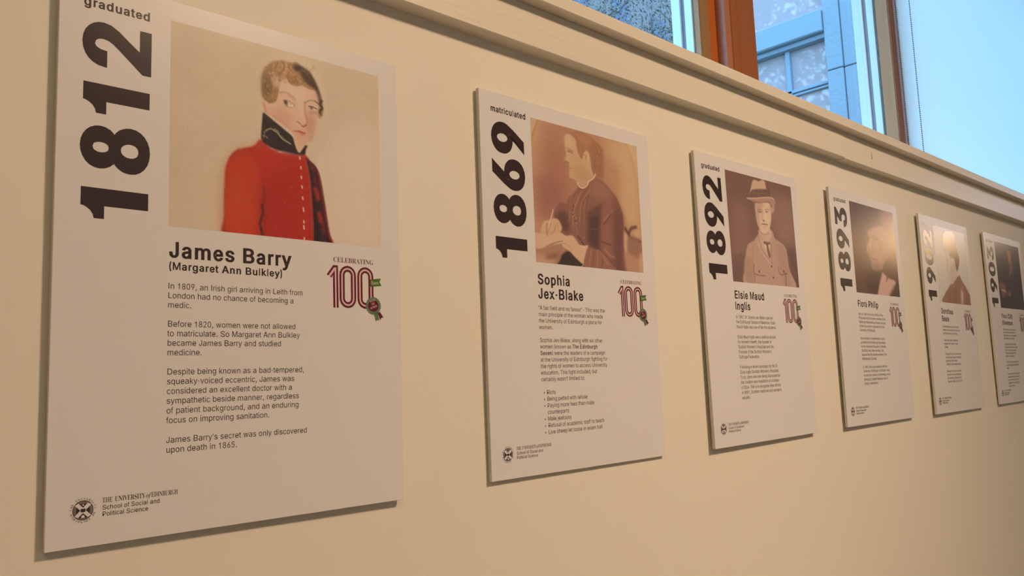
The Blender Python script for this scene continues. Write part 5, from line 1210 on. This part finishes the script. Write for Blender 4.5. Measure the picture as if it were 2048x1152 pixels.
def logo(bd):
    """anniversary emblem of striped numerals, green flag and rosette"""
    root = Ink(); root.text(''.join(chr(0x1D400+ord(c)-65) for c in 'CELEBRATING'), 319.3, 282.9, 8.6, width=60.2, font='m', bold=-.013)
    root = root.build('anniversary_logo', M_MAROON, bd)
    m = Ink(); p = Ink()
    # numeral one: two maroon stripes with pink between
    p.poly([(309.8, 299.6), (319.2, 287.2), (326.0, 287.2), (326.4, 341.0), (319.0, 341.0), (319.0, 299.0), (316.6, 303.2)])
    m.poly([(309.8, 299.6), (319.2, 287.2), (326.0, 287.2), (326.4, 341.0), (323.8, 341.0), (323.5, 290.0), (320.5, 290.0), (312.1, 300.8)])
    m.poly([(314.5, 302.4), (321.3, 293.6), (321.6, 341.0), (319.0, 341.0), (318.7, 299.8), (316.5, 303.2)])
    for cx in (340.2, 366.7):
        ring(p, cx, 313.9, 12.2, 27.1, 7.6)
        ring(m, cx, 313.9, 12.2, 27.1, 2.7); ring(m, cx, 313.9, 7.3, 22.2, 2.7)
    def sub(ink, name, mt, lift): o = ink.build(name, mt, bd, lift); o.parent = root; return o
    sub(p, 'pink_stripe', M_PINK, .00012); sub(m, 'maroon_stripe', M_MAROON, .0002)
    g = Ink(); g.poly([(374.0, 302.4), (390.9, 300.1), (388.3, 305.0), (391.7, 309.7), (374.0, 312.1)]); sub(g, 'green_flag', M_GREEN, .00028)
    t = Ink(); t.text(''.join([chr(0x1D468+24)]+[chr(0x1D468+26+ord(c)-97) for c in 'ears']), 375.5, 309.0, 6.6, width=12.0, font='m', bold=-.012, rot=.06); sub(t, 'flag_lettering', M_CREAMINK, .00036)
    a = Ink(); a.poly([(378.8, 346.5), (384.9, 345.0), (387.3, 355.3), (384.3, 354.6), (381.9, 357.3)]); 
    a.poly(disc(378.4, 336.7, 11.5, 88, .45, 22)); sub(a, 'rosette', M_SAGE, .00032)
    b = Ink(); b.poly([(384.9, 345.4), (388.4, 344.3), (393.7, 351.6), (390.6, 351.6), (388.9, 355.0)]); b.poly(disc(378.3, 336.6, 7.9, 32)); sub(b, 'rosette_centre', M_MAROON, .0004)
    pl = Ink()
    for k in range(22):
        t0 = 2*math.pi*k/22; r0, r1 = 8.3, 11.3
        pl.poly([(378.4+r0*math.cos(t0-.02), 336.7+r0*math.sin(t0-.02)), (378.4+r1*math.cos(t0-.03), 336.7+r1*math.sin(t0-.03)), (378.4+r1*math.cos(t0+.03), 336.7+r1*math.sin(t0+.03)), (378.4+r0*math.cos(t0+.02), 336.7+r0*math.sin(t0+.02))])
    sub(pl, 'rosette_pleats', mat('pale sage ink', (.22, .32, .21), .3), .0004)
    t = Ink()
    for k, wd in enumerate(('VOTES', 'FOR', 'WOMEN')):
        w_ = (9.0, 4.6, 11.0)[k]; t.text(wd, 378.3-w_*.47+(k-1)*.9, 335.6+(k-1)*4.1+w_*.17, 3.9, width=w_, bold=.02, rot=.36)
    sub(t, 'rosette_lettering', M_PINK, .00048)
def crest(bd):
    cx, cy, r = 33.6, 552.7, 9.6
    k = Ink(); k.poly(disc(cx, cy, r, 48)); root = k.build('university_crest', M_INK, bd)
    def sub(ink, name, mt, lift): o = ink.build(name, mt, bd, lift); o.parent = root
    g = Ink(); g.poly(disc(cx, cy, r-.6, 48)); sub(g, 'crest_ground', M_CREST, .0002)
    w = Ink()
    for sx in (-1, 1):
        w.poly([(cx+sx*-6.4-1.3, cy-5.3), (cx+sx*-6.4+2.2, cy-6.9), (cx+1.7, cy-.6), (cx+sx*6.4+1.3, cy+5.3), (cx+sx*6.4-2.0, cy+6.9), (cx-1.7, cy+.6)] if sx == 1 else [(cx+6.4+1.3, cy-5.3), (cx+6.4-2.2, cy-6.9), (cx-1.7, cy-.6), (cx-6.4-1.3, cy+5.3), (cx-6.4+2.0, cy+6.9), (cx+1.7, cy+.6)])
    sub(w, 'crest_saltire', M_PAPER, .00028)
    b = Ink()
    b.poly([(cx-6.2, cy-3.3), (cx-2.6, cy), (cx-6.2, cy+3.3)]); b.poly([(cx+6.2, cy-3.3), (cx+6.2, cy+3.3), (cx+2.6, cy)])
    b.poly([(cx-3.2, cy-6.3), (cx+3.2, cy-6.3), (cx, cy-3.2)]); b.poly([(cx-4.6, cy+7.2), (cx, cy+3.1), (cx+4.6, cy+7.2)])
    b.poly([(cx-2.2, cy-1.7), (cx-.2, cy-1.3), (cx+.2, cy-1.3), (cx+2.2, cy-1.7), (cx+2.2, cy+1.5), (cx+.2, cy+1.9), (cx-.2, cy+1.9), (cx-2.2, cy+1.5)])
    sub(b, 'crest_charges', M_INK, .00036)
    c = Ink()
    c.poly([(cx-1.6, cy+7.0), (cx-1.6, cy+5.6), (cx-.9, cy+5.6), (cx-.9, cy+4.6), (cx+.9, cy+4.6), (cx+.9, cy+5.6), (cx+1.6, cy+5.6), (cx+1.6, cy+7.0)])
    c.poly(disc(cx, cy-5.2, .8, 10)); sub(c, 'crest_castle_and_thistle', M_PAPER, .00044)
    t = Ink(); MT = lambda s_: ''.join(chr(0x1D400+ord(c)-65) for c in s_)
    s_ = 'THE UNIVERSITY OF EDINBURGH '; n = len(s_)
    for i, ch in enumerate(s_):
        if ch == ' ': continue
        th = math.pi+R(6)+2*math.pi*i/n; rr = r+.6       # clockwise from the left
        a = th; px = cx+rr*math.cos(a); py = cy+rr*math.sin(a)
        t.text(MT(ch), px+.8*math.sin(a), py-.8*math.cos(a), 2.6, font='m', bold=-.01, rot=-(a+math.pi/2))
    sub(t, 'crest_ring_lettering', M_INK, .00016)
    a = Ink(); a.text(MT('THE'), 51.3, 547.6, 6.9, width=9.9, font='m', bold=-.012)
    a.text(MT('UNIVERSITY'), 63.3, 547.6, 6.9, width=29.8, font='m', bold=-.012)
    a.text(chr(0x1D468+26+14)+chr(0x1D468+26+5), 94.0, 547.6, 6.6, width=4.6, font='m', bold=-.012)
    a.text(MT('EDINBURGH'), 99.3, 547.6, 6.9, width=27.6, font='m', bold=-.012); a.build('university_lettering', M_INK, bd)
    a = Ink(); a.text('School of Social and', 51.3, 554.4, 6.25, width=57.0, bold=.006); a.text('Political Science', 51.3, 560.8, 6.25, width=45.2, bold=.006); a.build('school_lettering', M_INK, bd)
EMB = 9.0
def poster(i, label, status, year, name, sub, u0, hv, body, v0, dv, pose, sw=None):
    x, z, a, yw, pt, dy = pose
    e1 = Vector((math.cos(a), yw, math.sin(a))).normalized(); e2 = Vector((-math.sin(a), pt, math.cos(a))); e2 = (e2-e1*e2.dot(e1)).normalized()
    ny_ = e2.cross(e1)
    c0 = Vector((x*.9+BW/2, .9*(1+dy), z*.9-BH/2)); base = c0-e2*BH/2
    o = empty('poster_board'); o.matrix_world = Matrix(((e1.x, ny_.x, e2.x, base.x), (e1.y, ny_.y, e2.y, base.y), (e1.z, ny_.z, e2.z, base.z), (0, 0, 0, 1)))
    tag(o, label, 'poster', 'white poster boards in a row along the cream wall')
    bd = {'o': o, 'W': BW, 'H': BH}
    box('board_face', (-BW/2, BW/2, 0, .0012, 0, BH), M_PAPER, o, .0004)
    box('foam_core', (-BW/2+.0003, BW/2-.0003, .0012, BT, .0003, BH-.0003), M_CORE, o, .0)
    for sx in (-1, 1):
        for zz in (.06, BH-.10):
            # pads bridge board back and wall
            cpos = sx*(BW/2-.06); back = (o.matrix_world @ Vector((cpos, BT, zz+.02))).y
            box('mounting_pad', (cpos-.012, cpos+.012, BT, BT+max(.0006, WY-back-.0002), zz, zz+.04), M_PAD, o, 0)
    bx, ops, cx, cy = PICS[i]; portrait(bd, bx, cx, cy, ops)
    t = Ink(); t.text(status, 22.6, 31.9, 14.0, width=sw or 69.0, bold=.034); t.build('status_lettering', M_INK, bd)
    t = Ink()
    for k, ch in enumerate(year):
        # digits read upwards; centre of each cell
        if ch == '1':
            pts = [(.42, 0), (.42, .66), (0, .66), (0, .81), (.12, .822), (.25, .86), (.34, .915), (.39, .965), (.40, 1), (1, 1), (1, 0)]
            tr = tessellate_polygon([[Vector((p[0], p[1], 0)) for p in pts]])
        else: pts, tr = glyph('i', ch, .56, .044)
        xs = [p[0] for p in pts]; ysv = [p[1] for p in pts]; wd = 50.2 if ch != '1' else 32.2; hh = (70.4 if ch not in '1' else 67.2)
        vc = 238.6-56.05*k+(-4.0 if ch == '1' else 0.0)*-1
        ub = 91.6 if ch == '1' else 92.8
        q = []
        for p_ in pts:
            px, py = p_[:2]
            fx = (px-min(xs))/(max(xs)-min(xs)); fy = (py-min(ysv))/(max(ysv)-min(ysv))
            q.append((ub-fy*hh, vc+wd/2-fx*wd, p_[2] if len(p_) > 2 else 0))
        t.add(q, tr)
    t.build('year_lettering', M_INK, bd)
    t = Ink(); v = hv
    for k, ln in enumerate(name): t.text(ln, u0, v+k*22.9, 23.3 if not sub else 24.7, bold=.036, width=name[ln] if isinstance(name, dict) else None)
    t.build('name_lettering', M_INK, bd)
    if sub:
        t = Ink(); t.text(sub, u0, 307.0, 12.0, width=136.6, bold=.034); t.build('second_name_lettering', M_INK, bd)
    slot = 0
    for para in body:
        t = Ink()
        for ln in para:
            uu = u0+(.0 if not ln.startswith('~') else 11.3); tx = ln.lstrip('~')
            if tx.startswith('•'): t.text('•', u0+3.6, v0+slot*dv, EMB); tx = tx[1:]; uu = u0+11.0
            t.text(tx, uu, v0+slot*dv, EMB, bold=0); slot += 1
        slot += 1
        t.build('body_lettering', M_INK, bd)
    logo(bd); crest(bd)
poster(0, 'white poster reading 1812 with a portrait of a person in a red coat', 'graduated', '1812', ['James Barry'], '(Margaret Ann Bulkley)', 113.6, 293.6,
  [['In 1809, an Irish girl arriving in Leith from', 'London had no chance of becoming a', 'medic.'],
   ['Before 1820, women were not allowed', 'to matriculate. So Margaret Ann Bulkley', 'became James Barry and studied', 'medicine.'],
   ['Despite being known as a bad-tempered,', 'squeaky-voiced eccentric, James was', 'considered an excellent doctor with a', 'sympathetic beside manner, regardless', 'of patient background, and an enduring', 'focus on improving sanitation.'],
   ["James Barry’s secret was only discovered", 'upon death in 1865.']], 327.9, 10.33, (0.02157, 0.49796, -0.00320, -0.00442, -0.00242, -0.00084))
poster(1, 'white poster reading 1869 with a sepia portrait of a seated person writing', 'matriculated', '1869', ['Sophia', 'Jex-Blake'], None, 110.4, 295.2,
  [['“A fair field and no favour” - This was the', 'main principle of the woman who made', 'the University of Edinburgh a place for', 'women.'],
   ['Sophia Jex-Blake, along with six other', 'women (known as *The Edinburgh', '*Seven*) were the leaders of a campaign', 'at the University of Edinburgh fighting for', 'the rights of women to access University', 'education. This fight included, but', 'certainly wasn’t limited to:'],
   ['•Riots', '•Being pelted with refuse', '•Paying more fees than male', '~counterparts', '•Male jealousy', '•Refusal of academic staff to teach', '•Live sheep let loose in exam hall']], 335.6, 10.17, (0.66443, 0.50230, 0.00035, 0.00478, -0.00238, 0.00311), 77.0)
poster(2, 'white poster reading 1892 with a brown portrait of a person in a brimmed hat', 'graduated', '1892', ['Elsie Maud', 'Inglis'], None, 110.4, 294.2,
  [['In 1887, Dr Sophia Jex-Blake opened', 'the Edinburgh School of Medicine. Elsie', 'Maud Inglis was one of the first students.'],
   ['Elsie Maud Inglis was a political activist', 'for women’s health, the founder of', 'Scottish Women’s Hospitals and the', 'Founder of the Scottish Women’s', 'Suffrage Federation.'],
   ['Following a recent campaign by the Dr', 'Elsie Inglis Scottish Women’s Hospitals', 'Trust, plans are now being discussed for', 'the creation and installation of a statue', 'of Elsie. This is to recognise here efforts', 'in WW1, Scottish medicine and women’s', 'equality.']], 334.8, 10.26, (1.29844, 0.50236, 0.00527, 0.00660, 0.00591, 0.00009))
poster(3, 'white poster reading 1893 with a dim brown portrait of a person in a pale collar', 'graduated', '1893', ['Flora Philip'], None, 112.5, 294.2,
  [['Born in 1865 on the Isle of Bute, Flora', 'Philip was the first woman member of the', 'Edinburgh Mathematical Society and one', 'of the first women to graduate from the', 'University of Edinburgh.'],
   ['She enrolled in a mathematics course', 'provided by the Edinburgh Association', 'for the University Education of Women', '(EAUEW) and, after enrolling, she', 'became the first female member of the', 'Mathematical Society.'],
   ['In 1885, Flora was presented with the', 'University of Edinburgh Certificate in Arts', 'as she took courses in criminology, moral', 'philosophy, English literature, and, of', 'course, mathematics.']], 315.3, 10.32, (1.93709, 0.50533, -0.00112, 0.00883, -0.00108, -0.00106))
poster(4, 'white poster reading 1902 whose numerals and portrait catch a golden reflection', 'hon. degree', '1902', ['Dorothea', 'Beale'], None, 112.0, 294.4,
  [['Dorothea Beale was one of the first', 'women to be honoured by the school', 'and the University for her work.'],
   ['Beale gave years of service to', 'education for women in a girls’', 'college.'],
   ['Throughout her career she worked', 'to offer women places in teaching', 'and set up schools and a', 'college for those hoping to teach.'],
   ['Because of her work in women’s', 'education she was awarded by', 'the University of Edinburgh the', 'honorary degree of LLD in 1902.']], 336.0, 10.3, (2.57820, 0.50410, -0.00260, 0.00836, 0.00075, -0.00065))
poster(5, 'white poster reading 1903 with an almost black portrait, cut by the frame edge', 'hon. degree', '1903', ['Flora (Clift)', 'Stevenson'], None, 108.2, 296.0,
  [['Flora Stevenson was among the first', 'women in Britain to be elected to a', 'school board and she campaigned for', 'the education of poor children.'],
   ['She joined the Edinburgh Ladies’', 'Educational Association and studied', 'there in its first classes, pushing', 'for women to be taught at the', 'University of Edinburgh.'],
   ['In 1903 she was presented with an', 'honorary degree by the University', 'there.'],
   ['A school in the north of Edinburgh', 'was named after her and remains', 'as a mark of her efforts for the', 'children of the city, who came to', 'school each day.']], 338.1, 10.3, (3.22537, 0.50681, 0.00129, 0.00027, -0.00070, -0.00067))
